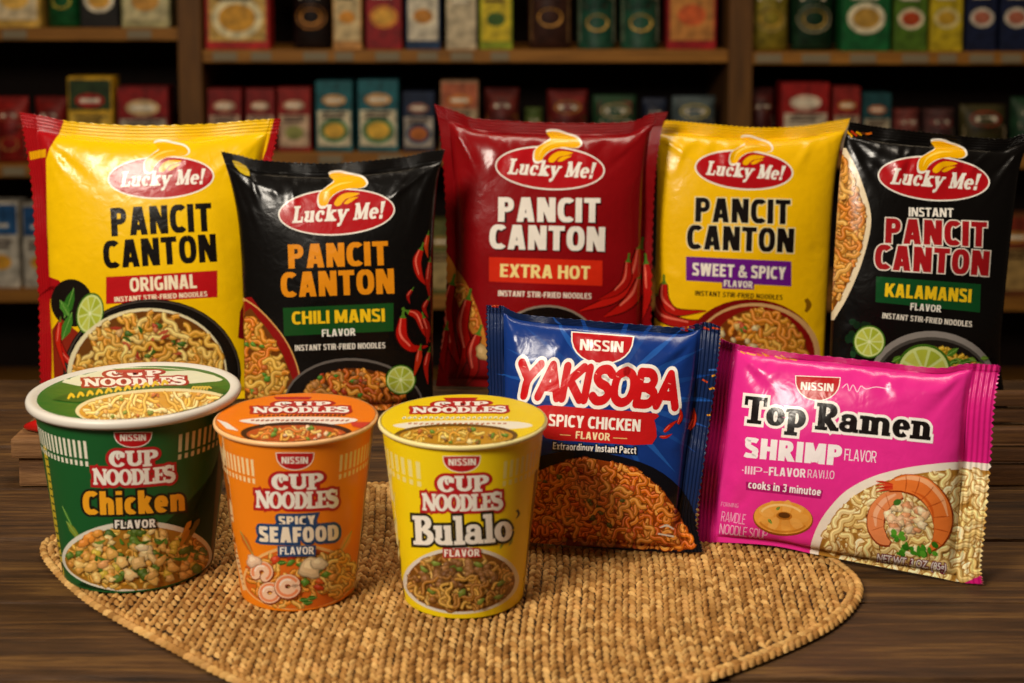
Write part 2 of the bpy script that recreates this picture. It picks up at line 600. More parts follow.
def block_glyphs(w):
    """condensed block capitals drawn stroke by stroke; cap height 1, stem w; diagonals are trimmed to the cap band"""
    h = w / 2
    t = w * .86
    G = {}

    def S(*p, q=None, ext=0.0):
        P = np.array(p, float)
        if ext:
            d = (P[-1] - P[0]) / np.linalg.norm(P[-1] - P[0])
            P = np.stack([P[0] - d * ext, P[-1] + d * ext])
        return (P, q or w)

    def sup(cx, cy, rx, ry, a0, a1, n=22, e=.78):
        a = np.radians(np.linspace(a0, a1, n))
        c, s_ = np.cos(a), np.sin(a)
        return np.stack([cx + rx * np.sign(c) * np.abs(c) ** e, cy + ry * np.sign(s_) * np.abs(s_) ** e], 1)

    def hz(x0, x1, y):
        return S((x0, y), (x1, y), q=t)
    tt = t / 2
    E = .25
    G['A'] = (.66 + w * .1, [S((h + .02, 0), (.33 - w * .12, 1), ext=E), S((.66 - h - .02 + w * .1, 0), (.33 + w * .22, 1), ext=E), hz(.16, .54, .27)])
    P_ = [S((h, 0), (h, 1)), (np.concatenate([[(w * .9, 1 - tt)], sup(.28, .70, .28 + .02 - h, .30 - tt, 90, -90), [(w * .9, .40 + tt)]]), t)]
    G['P'] = (.58, P_)
    G['B'] = (.60, [S((h, 0), (h, 1)), (np.concatenate([[(w * .9, 1 - tt)], sup(.28, .75, .29 - h, .25 - tt, 90, -90), [(w * .9, .5 + tt)]]), t), (np.concatenate([[(w * .9, .56 - tt)], sup(.29, .28, .31 - h, .28 - tt, 90, -90), [(w * .9, tt)]]), t)])
    G['R'] = (.62, P_ + [S((.30, .46), (.56 - h * .3, 0), ext=.08)])
    G['D'] = (.62, [S((h, 0), (h, 1)), (np.concatenate([[(w * .9, 1 - tt)], sup(.26, .5, .36 - h, .5 - tt, 90, -90, 28), [(w * .9, tt)]]), np.concatenate([[t], np.linspace(t, w, 14), np.linspace(w, t, 14), [t]]))])
    G['O'] = (.66, [(sup(.33, .5, .33 - h, .5 - tt, 90, 450, 44), w * .96)])
    G['C'] = (.58, [(sup(.34, .5, .34 - h, .5 - tt, 47, 313, 34), w * .96)])
    G['G'] = (.64, [(sup(.34, .5, .34 - h, .5 - tt, 56, 318, 34), w * .96), S((.62 - h, .06), (.62 - h, .52)), hz(.36, .62, .52 - tt)])
    G['E'] = (.52, [S((h, 0), (h, 1)), hz(w * .9, .50, 1 - tt), hz(w * .9, .46, .52), hz(w * .9, .50, tt)])
    G['F'] = (.50, [S((h, 0), (h, 1)), hz(w * .9, .50, 1 - tt), hz(w * .9, .46, .50)])
    G['H'] = (.64, [S((h, 0), (h, 1)), S((.64 - h, 0), (.64 - h, 1)), hz(w * .9, .64 - w * .9, .52)])
    G['I'] = (w, [S((h, 0), (h, 1))])
    G['J'] = (.40, [S((.40 - h, .3), (.40 - h, 1)), (sup(.14, .3, .26 - h, .3 - tt, 0, -100, 12), t)])
    G['K'] = (.62, [S((h, 0), (h, 1)), S((w * .8, .36), (.54, 1), ext=.1), S((.27, .56), (.55, 0), ext=.1)])
    G['L'] = (.48, [S((h, 0), (h, 1)), hz(w * .9, .48, tt)])
    G['M'] = (.80, [S((h, 0), (h, 1)), S((.80 - h, 0), (.80 - h, 1)), S((h * 1.2, 1), (.40, .12), ext=.04), S((.80 - h * 1.2, 1), (.40, .12), ext=.04)])
    G['N'] = (.66, [S((h, 0), (h, 1)), S((.66 - h, 0), (.66 - h, 1)), S((h * 1.25, 1), (.66 - h * 1.25, 0), ext=.03)])
    G['S'] = (.56, [(smooth_line([(.50, .84), (.40, 1 - tt * 1.1), (.27, 1 - tt), (.12, .90), (h * 1.05, .75), (.14, .60), (.29, .50), (.44, .40), (.56 - h * 1.05, .25), (.44, .10), (.28, tt), (.14, tt * 1.1), (.03, .16)], 4), t * 1.05)])
    G['T'] = (.58, [S((.29, 0), (.29, 1 - t * .9)), hz(.0, .58, 1 - tt)])
    G['U'] = (.62, [(np.concatenate([[(h, 1)], sup(.31, .32, .31 - h, .32 - tt, 180, 360, 22), [(.62 - h, 1)]]), w * .97)])
    G['V'] = (.64, [S((h + .02, 1), (.32 - w * .15, 0), ext=E), S((.62 - h, 1), (.32 + w * .15, 0), ext=E)])
    G['W'] = (.94, [S((h + .02, 1), (.25, 0), ext=E), S((.46, 1), (.27, 0), ext=E), S((.48, 1), (.67, 0), ext=E), S((.92 - h, 1), (.69, 0), ext=E)])
    G['X'] = (.62, [S((h, 0), (.62 - h, 1), ext=E), S((h, 1), (.62 - h, 0), ext=E)])
    G['Y'] = (.62, [S((h + .01, 1), (.31, .42), ext=.12), S((.61 - h, 1), (.31, .42), ext=.12), S((.31, 0), (.31, .46))])
    G['Z'] = (.54, [hz(0, .54, 1 - tt), hz(0, .54, tt), S((.08, .04), (.46, .96), ext=.02)])
    G['&'] = (.72, [(smooth_line([(.70, .02), (.46, .30), (.26, .62), (.20, .78), (.30, 1 - tt), (.44, .82), (.36, .64), (.14, .46), (h * 1.1, .24), (.16, tt * 1.2), (.32, tt), (.50, .16), (.64, .46)], 4), t * .9)])
    G['-'] = (.30, [S((.0, .42), (.30, .42), q=t)])
    G['.'] = (w, [S((h, 0), (h, w))])
    G['·'] = (w, [S((h, .4), (h, .4 + w))])
    G[' '] = (.20, [])
    X = .72
    G['3'] = (.52, [(smooth_line([(.05, .88), (.22, 1 - tt), (.40, .92), (.52 - h * 1.1, .76), (.36, .56), (.20, .52)], 4), t), (smooth_line([(.20, .53), (.38, .48), (.52 - h, .28), (.40, .09), (.22, tt), (.04, .12)], 4), t)])
    G['a'] = (.52, [(sup(.25, .21, .25 - h, .21 - tt, 0, 360, 26), t), S((.52 - h, 0), (.52 - h, .46)), (sup(.27, .44, .25 - h, .28 - tt, 0, 150, 12), t)])
    G['c'] = (.46, [(sup(.27, .36, .27 - h, .36 - tt, 52, 308, 26), w * .94)])
    G['d'] = (.55, [(sup(.27, .36, .27 - h, .36 - tt, 40, 320, 26), w * .94), S((.55 - h, 0), (.55 - h, 1))])
    G['e'] = (.54, [(sup(.27, .36, .27 - h, .36 - tt, 0, 312, 28), w * .92), hz(.12, .50, .36)])
    G['h'] = (.55, [S((h, 0), (h, 1)), (np.concatenate([sup(.29, .42, .26 - h, .30 - tt, 170, 0, 16), [(.55 - h, 0)]]), w * .95)])
    G['i'] = (w, [S((h, 0), (h, X)), S((h, .84), (h, 1))])
    G['k'] = (.54, [S((h, 0), (h, 1)), S((w * .8, .28), (.42, X), q=w * .9), S((.24, .42), (.46, 0), ext=.03)])
    G['m'] = (.84, [S((h, 0), (h, X)), (np.concatenate([sup(.27, .42, .24 - h, .30 - tt, 170, 0, 14), [(.51 - h, 0)]]), w * .9), (np.concatenate([sup(.58, .42, .26 - h, .30 - tt, 170, 0, 14), [(.84 - h, 0)]]), w * .9)])
    G['n'] = (.55, [S((h, 0), (h, X)), (np.concatenate([sup(.29, .42, .26 - h, .30 - tt, 170, 0, 16), [(.55 - h, 0)]]), w * .95)])
    G['o'] = (.55, [(sup(.275, .36, .275 - h, .36 - tt, 90, 450, 34), w * .94)])
    G['r'] = (.38, [S((h, 0), (h, X)), (sup(.30, .42, .28 - h, .30 - tt, 170, 80, 10), t)])
    G['s'] = (.46, [(smooth_line([(.41, .60), (.30, X - tt), (.14, .65), (h, .53), (.20, .40), (.36, .31), (.46 - h, .18), (.32, tt), (.16, tt), (.03, .12)], 4), t)])
    G['t'] = (.36, [(np.array([(.16, .92), (.16, .2), (.20, .09), (.34, tt)]), w * .92), hz(.0, .34, X - tt)])
    G['u'] = (.55, [S((.55 - h, 0), (.55 - h, X)), (np.concatenate([[(h, X)], sup(.26, .30, .26 - h, .30 - tt, 180, 350, 16)]), w * .95)])
    G['x'] = (.52, [S((h, .02), (.52 - h, X - .02)), S((h, X - .02), (.52 - h, .02))])
    G['y'] = (.54, [S((h, X - .01), (.29, .04)), S((.54 - h, X - .01), (.22, -.02))])
    return G


_BK = {}


def _trim(T, lo, hi):
    y = (T[..., 1] - lo) / (hi - lo)
    Q = np.stack([T[..., 0], y], -1)
    Q, _ = split_tris(Q, np.zeros((len(Q), 1)), lambda q: q[..., 1])
    c = Q.mean(1)[:, 1]
    Q = Q[(c > 0) & (c < 1)]
    Q[..., 1] = Q[..., 1] * (hi - lo) + lo
    return Q


def block(body, w, grow=0.0, track=.09):
    if w not in _BK:
        _BK[w] = block_glyphs(w)
    out, x = [], 0.0
    for ch in body:
        adv, strokes = _BK[w][ch]
        for P, q in strokes:
            P = np.array(P, float)
            P[:, 0] += x
            q = np.broadcast_to(np.asarray(q, float), (len(P),))
            if grow and np.linalg.norm(P[0] - P[-1]) > 1e-6:
                d0, d1 = P[0] - P[1], P[-1] - P[-2]
                P = np.concatenate([[P[0] + d0 / np.linalg.norm(d0) * grow], P, [P[-1] + d1 / np.linalg.norm(d1) * grow]])
                q = np.concatenate([[q[0]], q, [q[-1]]])
            out.append(_trim(ribbon(P, q + 2 * grow), -grow, 1 + grow))
        x += adv + track
    return out, x - track


BRUSH = {  # rounded brush capitals, (advance, strokes)
    'Y': (.86, [[(.06, 1), (.42, .52)], [(.82, 1), (.42, .5), (.36, 0)]]),
    'A': (.88, [[(.05, 0), (.42, 1)], [(.42, 1), (.80, 0)], [(.2, .32), (.66, .32)]]),
    'K': (.84, [[(.1, 0), (.1, 1)], [(.76, 1), (.14, .46)], [(.3, .56), (.8, 0)]]),
    'I': (.34, [[(.12, 0), (.14, 1)]]),
    'S': (.80, [[(.70, .86), (.5, 1.0), (.22, .95), (.12, .74), (.28, .56), (.54, .46), (.68, .26), (.54, .05), (.26, 0), (.06, .13)]]),
    'O': (.90, [[(.43, 1), (.14, .84), (.06, .5), (.14, .14), (.42, 0), (.70, .14), (.80, .5), (.70, .86), (.43, 1)]]),
    'B': (.84, [[(.1, 0), (.1, 1)], [(.1, 1), (.5, .98), (.66, .76), (.5, .55), (.14, .53)], [(.4, .53), (.68, .42), (.74, .24), (.56, .03), (.1, 0)]]),
}


def brush(body, w, grow=0.0):
    out, x = [], 0.0
    for ch in body:
        adv, ss = BRUSH[ch]
        for s in ss:
            P = smooth_line(s, 5) if len(s) > 2 else densify(s, .2, False)
            P = P.copy()
            P[:, 0] += x
            out.append(ribbon(P, w + 2 * grow, cap=1))
        x += adv + .02
    return out, x - .02


class Art:
    """ink shapes in photo pixels, laid on one surface; flush() makes them one printed part"""

    def __init__(s, surf, mat, root):
        s.s, s.mat, s.root = surf, mat, root
        s.T, s.C, s.Ly = [], [], []

    def put_index(s, T, color):
        """T (n,3,2) in index coordinates"""
        S = s.s
        if not len(T):
            return
        lo, hi = T.min(1), T.max(1)
        i0 = np.clip((lo[:, 0] * S.ki).astype(int), 0, S.hm.shape[1] - 1)
        i1 = np.clip((hi[:, 0] * S.ki).astype(int), 0, S.hm.shape[1] - 1)
        j0 = np.clip((lo[:, 1] * S.kj).astype(int), 0, S.hm.shape[0] - 1)
        j1 = np.clip((hi[:, 1] * S.kj).astype(int), 0, S.hm.shape[0] - 1)
        top = 0
        for a, b, c, d in zip(j0, j1, i0, i1):
            m = S.hm[a:b + 1, c:d + 1].max()
            if m > top:
                top = m
        for a, b, c, d in zip(j0, j1, i0, i1):
            S.hm[a:b + 1, c:d + 1] = top + 1
        e1, e2 = T[:, 1] - T[:, 0], T[:, 2] - T[:, 0]
        flip = (e1[:, 0] * e2[:, 1] - e1[:, 1] * e2[:, 0]) < 0
        T = T.copy()
        T[flip] = T[flip][:, ::-1]
        s.T.append(T)
        s.C.append(np.tile(lin(color), (len(T), 1)))
        s.Ly.append(np.full(len(T), top + 1.0))

    def put(s, T, color):
        if len(T):
            s.put_index(s.s.index(T), color)

    # shapes, all in photo pixels
    def poly(s, pts, color, smooth=0, step=5.0):
        P = smooth_line(pts, smooth, True) if smooth else np.asarray(pts, float)
        s.put(tri_poly(densify(P, step)), color)

    def ell(s, cx, cy, rx, ry, color, rot=0, n=40):
        s.put(tri_poly(ell_pts(cx, cy, rx, ry, rot, n)), color)

    def ring(s, cx, cy, rx, ry, w, color, rot=0, a0=0, a1=360, n=64):
        P = ell_pts(cx, cy, rx, ry, rot, n, a0, a1)
        if abs(a1 - a0) >= 360:
            P = np.concatenate([P, P[:2]])
        s.put(ribbon(P, w), color)

    def line(s, pts, w, color, smooth=4, cap=0):
        P = smooth_line(pts, smooth) if smooth and len(pts) > 2 else densify(pts, 5, False)
        if not np.isscalar(w):
            w = np.interp(np.linspace(0, 1, len(P)), np.linspace(0, 1, len(w)), w)
        s.put(ribbon(P, w, cap), color)

    def _lay(s, T, x0, x1, y0, y1, p0, p1, h, skew):
        """letter coordinates -> pixels: x0..x1 spans p0->p1, y0..y1 is h px tall"""
        p0, p1 = np.asarray(p0, float), np.asarray(p1, float)
        e = p1 - p0
        L = np.linalg.norm(e)
        e = e / L
        up = np.array([e[1], -e[0]])
        X = (T[..., 0] - x0) / (x1 - x0) * L
        Y = (T[..., 1] - y0) / (y1 - y0) * h
        X = X + skew * Y
        return p0 + X[..., None] * e + Y[..., None] * up

    def strokes(s, Ts, w, p0, p1, h, color, skew=0.0, sag=0.0):
        for T in Ts:
            s.put(s._sag(s._lay(T, 0, w, 0, 1, p0, p1, h, skew), p0, p1, sag), color)

    def text(s, body, p0, p1, h, color, bold=0.03, outline=(), skew=0.0, space=1.0, sag=0.0):
        if all(ch in 'ABCDEFGHIJKLMNOPRSTUVWXYZ&-.· 3acdehikmnorstuxy' for ch in body):
            w = round(.115 + bold * 2.6, 3)
            track = .03 + w * .17 + (.03 if h < 9 else 0)
            for px, c in sorted(outline, key=lambda q: -q[0]):
                s.strokes(*block(body, w, px / h, track), p0, p1, h, c, skew, sag)
            s.strokes(*block(body, w, 0, track), p0, p1, h, color, skew, sag)
            return
        T = sans(body, bold, space)
        x0, x1 = T[..., 0].min(), T[..., 0].max()
        y0, y1 = -bold, 0.694 + bold
        k = h / (y1 - y0)
        for px, c in sorted(outline, key=lambda q: -q[0]):
            s.put(s._sag(s._lay(sans(body, bold + px / k, space), x0, x1, y0, y1, p0, p1, h, skew), p0, p1, sag), c)
        s.put(s._sag(s._lay(T, x0, x1, y0, y1, p0, p1, h, skew), p0, p1, sag), color)

    def _sag(s, T, p0, p1, sag):
        if not sag:
            return T
        u = (T[..., 0] - p0[0]) / (p1[0] - p0[0])
        T = T.copy()
        T[..., 1] += sag * (1 - (2 * u - 1) ** 2)
        return T

    def slab(s, body, p0, p1, h, color, W=.24, t=.09, sl=.11, outline=(), skew=0.0, track=0.0, sag=0.0):
        T, w = serif(body, W, t, sl, 0, track)
        for px, c in sorted(outline, key=lambda q: -q[0]):
            s.strokes(serif(body, W, t, sl, px / h, track)[0], w, p0, p1, h, c, skew, sag)
        s.strokes(T, w, p0, p1, h, color, skew, sag)

    def noodles(s, region, n, w, cols, seed=0, curl=1.0, length=(18, 46), dark=None):
        rnd = random.Random(seed)
        f = inside(region)
        P = np.asarray(region, float)
        lo, hi = P.min(0), P.max(0)
        k = 0
        tries = 0
        while k < n and tries < n * 12:
            tries += 1
            x, y = rnd.uniform(lo[0], hi[0]), rnd.uniform(lo[1], hi[1])
            if not f(x, y):
                continue
            hd = rnd.uniform(0, 6.28)
            ph, fr, am = rnd.uniform(0, 6.28), rnd.uniform(.45, .85), rnd.uniform(.35, .75) * curl
            drift = rnd.uniform(-.08, .08)
            pts = [(x, y)]
            L = rnd.uniform(*length)
            d = 0
            step = 1.9
            while d < L:
                hd += am * math.sin(ph) + drift
                ph += fr
                x += step * math.cos(hd)
                y += step * math.sin(hd)
                if not f(x, y):
                    break
                pts.append((x, y))
                d += step
            if len(pts) < 5:
                continue
            k += 1
            c = rnd.choice(cols)
            c = np.array(lin(c)) * rnd.uniform(.8, 1.12)
            pts = np.array(pts)
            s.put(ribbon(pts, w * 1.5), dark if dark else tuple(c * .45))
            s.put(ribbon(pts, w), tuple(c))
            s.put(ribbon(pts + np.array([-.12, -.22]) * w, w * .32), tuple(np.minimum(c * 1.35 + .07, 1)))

    def chunk(s, cx, cy, r, color, rnd, squash=.85):
        n = 14
        a = np.linspace(0, 2 * math.pi, n, endpoint=False)
        p1, p2, k = rnd.uniform(0, 6), rnd.uniform(0, 6), rnd.choice((2, 3, 3, 4))
        rr = r * (1 + .17 * np.sin(k * a + p1) + .10 * np.sin(5 * a + p2) + np.array([rnd.uniform(-.07, .07) for _ in a]))
        sq, ro = squash * rnd.uniform(.6, 1.1), rnd.uniform(-.8, .8)
        P = np.stack([rr * np.cos(a), sq * rr * np.sin(a)], 1) @ np.array([[math.cos(ro), math.sin(ro)], [-math.sin(ro), math.cos(ro)]])
        c = np.array(lin(color)) * rnd.uniform(.85, 1.1)
        o = np.array([cx, cy])
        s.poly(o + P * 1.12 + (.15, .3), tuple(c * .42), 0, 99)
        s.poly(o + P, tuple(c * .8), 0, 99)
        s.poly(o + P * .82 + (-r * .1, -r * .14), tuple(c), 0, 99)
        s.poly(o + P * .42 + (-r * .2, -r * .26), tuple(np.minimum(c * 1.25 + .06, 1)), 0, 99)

    def chunks(s, region, n, r, cols, seed=0):
        rnd = random.Random(seed)
        f = inside(region)
        P = np.asarray(region, float)
        lo, hi = P.min(0), P.max(0)
        pts = []
        while len(pts) < n:
            x, y = rnd.uniform(lo[0], hi[0]), rnd.uniform(lo[1], hi[1])
            if f(x, y):
                pts.append((x, y))
        for x, y in sorted(pts, key=lambda q: q[1]):
            s.chunk(x, y, rnd.uniform(*r), rnd.choice(cols), rnd)

    def lime(s, cx, cy, rx, ry, rot=0, n=9):
        s.ell(cx, cy, rx, ry, '3f6b16', rot)
        s.ell(cx, cy, rx * .91, ry * .91, 'cfdc8a', rot)
        for k in range(n):
            a0, a1 = 360 / n * k + 4, 360 / n * (k + 1) - 4
            p = ell_pts(0, 0, rx * .80, ry * .80, 0, 5, a0, a1)
            m = math.radians((a0 + a1) / 2)
            c0 = np.array([[rx * .12 * math.cos(m), ry * .12 * math.sin(m)]])
            p = np.concatenate([c0, p])
            r = math.radians(rot)
            q = np.stack([cx + p[:, 0] * math.cos(r) - p[:, 1] * math.sin(r), cy + p[:, 0] * math.sin(r) + p[:, 1] * math.cos(r)], 1)
            s.poly(q, ['b4be3e', 'a5b232', 'c2c854'][k % 3], 0, 99)
        s.ell(cx, cy, rx * .1, ry * .1, 'e3eab4', rot)

    def chili(s, pts, w, color='b5170d', stem=True):
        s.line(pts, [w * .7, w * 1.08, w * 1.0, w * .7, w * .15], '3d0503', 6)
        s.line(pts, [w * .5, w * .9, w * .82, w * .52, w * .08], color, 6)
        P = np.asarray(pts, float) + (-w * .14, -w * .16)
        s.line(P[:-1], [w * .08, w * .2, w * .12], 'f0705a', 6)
        if stem:
            a, b = np.asarray(pts[0], float), np.asarray(pts[1], float)
            d = (a - b) / np.linalg.norm(a - b)
            s.line([a + d * w * .9, a + d * w * .3, a - d * .2], [w * .18, w * .22, w * .6], '4f7a22', 3)

    def leaf(s, x0, y0, x1, y1, w, color='2f6a1c'):
        a, b = np.array([x0, y0], float), np.array([x1, y1], float)
        s.line([a, (a + b) / 2, b], [.3, w, w * .8, .3], color, 6)
        s.line([a, (a + b) / 2, b], .5, '8fb85a', 4)

    def flush(s, name, parent=None, label=None):
        S = s.s
        if not s.T:
            return None
        T = np.concatenate(s.T)
        A = np.concatenate([np.concatenate(s.C), np.concatenate(s.Ly)[:, None]], 1)
        s.T, s.C, s.Ly = [], [], []
        T, A = split_tris(T, A, lambda q: q[..., 0])
        T, A = split_tris(T, A, lambda q: q[..., 1])
        c = T.mean(1)
        ok = (c[:, 0] > 0) & (c[:, 0] < S.nu) & (c[:, 1] > 0) & (c[:, 1] < S.nv)
        T, A = T[ok], A[ok]
        if S.diag:
            T, A = split_tris(T, A, lambda q: q[..., 0] - q[..., 1])
        flat = np.concatenate([T.reshape(-1, 2), np.repeat(A[:, 3], 3)[:, None]], 1)
        key = np.round(flat * [2e4, 2e4, 1]).astype(np.int64)
        _, first, inv = np.unique(key, axis=0, return_index=True, return_inverse=True)
        U = flat[first]
        F = inv.reshape(-1, 3)
        good = (F[:, 0] != F[:, 1]) & (F[:, 1] != F[:, 2]) & (F[:, 0] != F[:, 2])
        F, A = F[good], A[good]
        P, Nn = S.point(U[:, :2], U[:, 2])
        o = mesh_obj(name, P, F, s.mat, parent or s.root, normals=Nn, cols=A[:, :3])
        if label:
            o['label'] = label
        return o


# ------------------------------------------------------------------ the setting
TABLE_Z = -0.004                               # the straw mat is 4 mm thick and its top is the zero level
bx = box_bm(-4, 4, -1.0, 5.0, -0.80, -0.76)
tag(bm_obj('floor', bx, FLOORM), kind='structure')
bx = box_bm(-4, 4, 3.86, 3.96, -0.76, 2.4)
tag(bm_obj('wall_back', bx, WALLM), kind='structure')

# shelf unit
SY = 3.40                                      # front of the shelves
SD = 0.36


def sx(px):
    return float(at_depth((px, 100), SY)[0])


def sz(py):
    return float(at_depth((512, py), SY)[2])


unit = empty('wooden_shelf_unit', (0, SY, -0.76), 'tall brown wooden shop shelving stocked with blurred food packs behind the table', 'shelf')


def part_box(name, x0, x1, y0, y1, z0, z1, mat, parent, bevel=0.002, seed=None):
    o = np.array(parent.location)
    bm = box_bm(x0 - o[0], x1 - o[0], y0 - o[1], y1 - o[1], z0 - o[2], z1 - o[2])
    ob = bm_obj(name, bm, mat, parent, bevel=bevel)
    if seed is not None:
        a = ob.data.attributes.new('board', 'FLOAT_COLOR', 'FACE')
        r = random.Random(seed)
        a.data.foreach_set('color', [r.uniform(0, 9), r.uniform(0, 9), r.uniform(0, 9), 1] * len(ob.data.polygons))
    return ob


UPR = [(-330, -305), (180, 203), (728, 751), (1290, 1315)]
for k, (a, b) in enumerate(UPR):
    part_box('upright', sx(a), sx(b), SY - 0.012, SY + SD, -0.76, 0.78, POSTW, unit, seed=k)
BOARDS = {'L': [28, 165, 290], 'C': [50, 153, 297], 'R': [52, 156, 299]}
BAY = {'L': (sx(-305), sx(180)), 'C': (sx(203), sx(728)), 'R': (sx(751), sx(1290))}
TH = 0.030
for bay, ys in BOARDS.items():
    for k, y in enumerate(ys):
        z = sz(y)
        part_box('shelf_board', BAY[bay][0] + .001, BAY[bay][1] - .001, SY, SY + SD, z - TH, z, SHELFW, unit, seed=k * 7 + ord(bay))
    part_box('shelf_board', BAY[bay][0] + .001, BAY[bay][1] - .001, SY, SY + SD, .60, .63, SHELFW, unit, seed=99)
    part_box('shelf_board', BAY[bay][0] + .001, BAY[bay][1] - .001, SY, SY + SD, -.72, -.69, SHELFW, unit, seed=98)
part_box('back_panel', sx(-330), sx(1315), SY + SD, SY + SD + .015, -.76, .78, BACKM, unit)
for bay, px, k, w in (('L', 17, 0, 24), ('L', 141, 0, 24), ('C', 226, 0, 24), ('C', 262, 0, 20), ('C', 316, 0, 24), ('C', 345, 0, 18), ('C', 388, 0, 24), ('C', 428, 0, 20),
                      ('C', 462, 0, 22), ('C', 500, 0, 18), ('R', 768, 0, 26), ('R', 815, 0, 28), ('R', 862, 0, 26), ('R', 914, 0, 26), ('R', 946, 0, 18), ('R', 980, 0, 24), ('R', 1010, 0, 20),
                      ('L', 12, 1, 22), ('L', 112, 1, 22), ('C', 330, 1, 24), ('C', 390, 1, 24)):
    z = sz(BOARDS[bay][k]) - TH / 2
    x = sx(px)
    h = w / 2 / 418
    part_box('price_tag', x - h, x + h, SY - .003, SY - .0002, z - .010, z + .010, TAGM, unit, bevel=.0005)

# table: planks running left to right, the far edge just behind the packs
EDGES = [0.47, 0.60, 0.712, 0.803, 0.896, 0.988, 1.080, 1.172, 1.266]
table = empty('wooden_table', (0, 0.87, -0.76), 'dark weathered plank table carrying all the noodle packs', 'table')
V, F, B = [], [], []
rnd = random.Random(4)
bm = bmesh.new()
lay = bm.faces.layers.float_color.new('board')
for k in range(len(EDGES) - 1):
    before = set(bm.faces)
    dz = rnd.uniform(-.0012, 0)
    b0 = box_bm(-.95, .95, EDGES[k] + .0012 - .87, EDGES[k + 1] - .0012 - .87, TABLE_Z - .034 + .76, TABLE_Z + dz + .76, bmesh.new())
    bmesh.ops.bevel(b0, geom=list(b0.edges), offset=.0022, segments=2, profile=.6, affect='EDGES')
    tmp = bpy.data.meshes.new('tmp')
    b0.to_mesh(tmp)
    b0.free()
    bm.from_mesh(tmp)
    bpy.data.meshes.remove(tmp)
    c = (rnd.uniform(0, 20), rnd.uniform(0, 20), rnd.uniform(0, 20), 1)
    for f in bm.faces:
        if f not in before:
            f[lay] = c
bm_obj('tabletop', bm, TABLEW, table)
for x in (-.88, .88):
    for y in (.52, 1.21):
        part_box('leg', x - .035, x + .035, y - .035, y + .035, -.76, TABLE_Z - .034, TABLEW, table, seed=5)

# ------------------------------------------------------------------ woven straw mat
MAT_PX = [(40, 548), (54, 572), (92, 605), (160, 643), (245, 686), (345, 716), (455, 732), (575, 722), (690, 686), (775, 655), (838, 623), (863, 592), (848, 567), (800, 542), (710, 512),
          (580, 490), (420, 482), (260, 490), (120, 515), (56, 534)]
mat_out = smooth_line(ground(np.array(MAT_PX, float), -.001)[:, :2], 10, True)
straw_cols = [lin(c) for c in ('b88a4c', 'c89a58', 'ac7c40', 'c29254', '9c6e36', 'd2a664')]
mroot = empty('straw_placemat', (float(mat_out[:, 0].mean()), float(mat_out[:, 1].mean()), TABLE_Z), 'tan woven straw placemat under the cups on the table', 'placemat')

_sph = []
for r_, z_ in ((1.0, 0.0), (.80, .62), (.42, .92)):
    for q in range(8):
        _sph.append((r_ * math.cos(q * math.pi / 4), r_ * math.sin(q * math.pi / 4), z_))
_sph.append((0, 0, 1.0))
_sph = np.array(_sph)
_sphF = [(a * 8 + q, a * 8 + (q + 1) % 8, (a + 1) * 8 + (q + 1) % 8, (a + 1) * 8 + q) for a in range(2) for q in range(8)] + [(16 + q, 16 + (q + 1) % 8, 24) for q in range(8)]


def stitches(name, items, parent):
    """items: x, y, half length, half width, height, angle -> one woven surface"""
    V, F, C = [], [], []
    rn = random.Random(12)
    for x, y, a, b, h, ang in items:
        p = _sph * [a, b, h]
        c_, s_ = math.cos(ang), math.sin(ang)
        q = np.stack([x + p[:, 0] * c_ - p[:, 1] * s_, y + p[:, 0] * s_ + p[:, 1] * c_, TABLE_Z + .0016 + p[:, 2]], 1)
        o = 25 * len(V)
        V.append(q)
        F += [tuple(i + o for i in f) for f in _sphF]
        c = np.array(rn.choice(straw_cols)) * rn.uniform(.85, 1.1)
        C += [c] * len(_sphF)
    return mesh_obj(name, np.concatenate(V), F, STRAW, parent, cols=np.array(C))


shrink = []
cen = mat_out.mean(0)
tang = np.gradient(mat_out, axis=0)
tang /= np.linalg.norm(tang, axis=1)[:, None]
nrm = np.stack([-tang[:, 1], tang[:, 0]], 1)
nrm *= np.sign(((cen - mat_out) * nrm).sum(1))[:, None]
ins = inside(mat_out + nrm * .0085)
items = []
rn = random.Random(8)
PX_, PY_ = 0.0080, 0.0058
x = mat_out[:, 0].min()
ix = 0
while x < mat_out[:, 0].max():
    y = mat_out[:, 1].min()
    while y < mat_out[:, 1].max():
        wob = .004 * math.sin(y * 22 + 1.3) + .0016 * math.sin(x * 31)
        for sgn in (-1, 1):
            xx = x + wob + sgn * PX_ * .25 + rn.uniform(-.0003, .0003)
            yy = y + (sgn > 0) * PY_ * .5 + rn.uniform(-.0003, .0003)
            if ins(xx, yy):
                items.append((xx, yy, .0034 * rn.uniform(.9, 1.15), .00162 * rn.uniform(.9, 1.1), .0031 * rn.uniform(.75, 1.08), math.pi / 2 + sgn * .62 + rn.uniform(-.12, .12)))
        y += PY_
    x += PX_
    ix += 1
stitches('woven_field', items, mroot)
items = []
for row, (d, sgn) in enumerate(((.0022, 1), (.0066, -1))):
    P = densify(mat_out + nrm * d, .0002, True)
    seg = np.linalg.norm(np.diff(P, axis=0, append=P[:1]), axis=1)
    s_ = np.concatenate([[0], np.cumsum(seg)])[:-1]
    for u in np.arange(0, s_[-1], .0052):
        k = int(np.searchsorted(s_, u)) % len(P)
        t_ = P[(k + 3) % len(P)] - P[k - 3]
        items.append((P[k, 0], P[k, 1], .0040, .0021, .0029 if row == 0 else .0027, math.atan2(t_[1], t_[0]) + sgn * .5))
stitches('braided_edge', items, mroot)
base_out = mat_out + nrm * .0016
n = len(base_out)
V = [(x, y, z) for z in (TABLE_Z + .0001, TABLE_Z + .0022) for x, y in base_out]
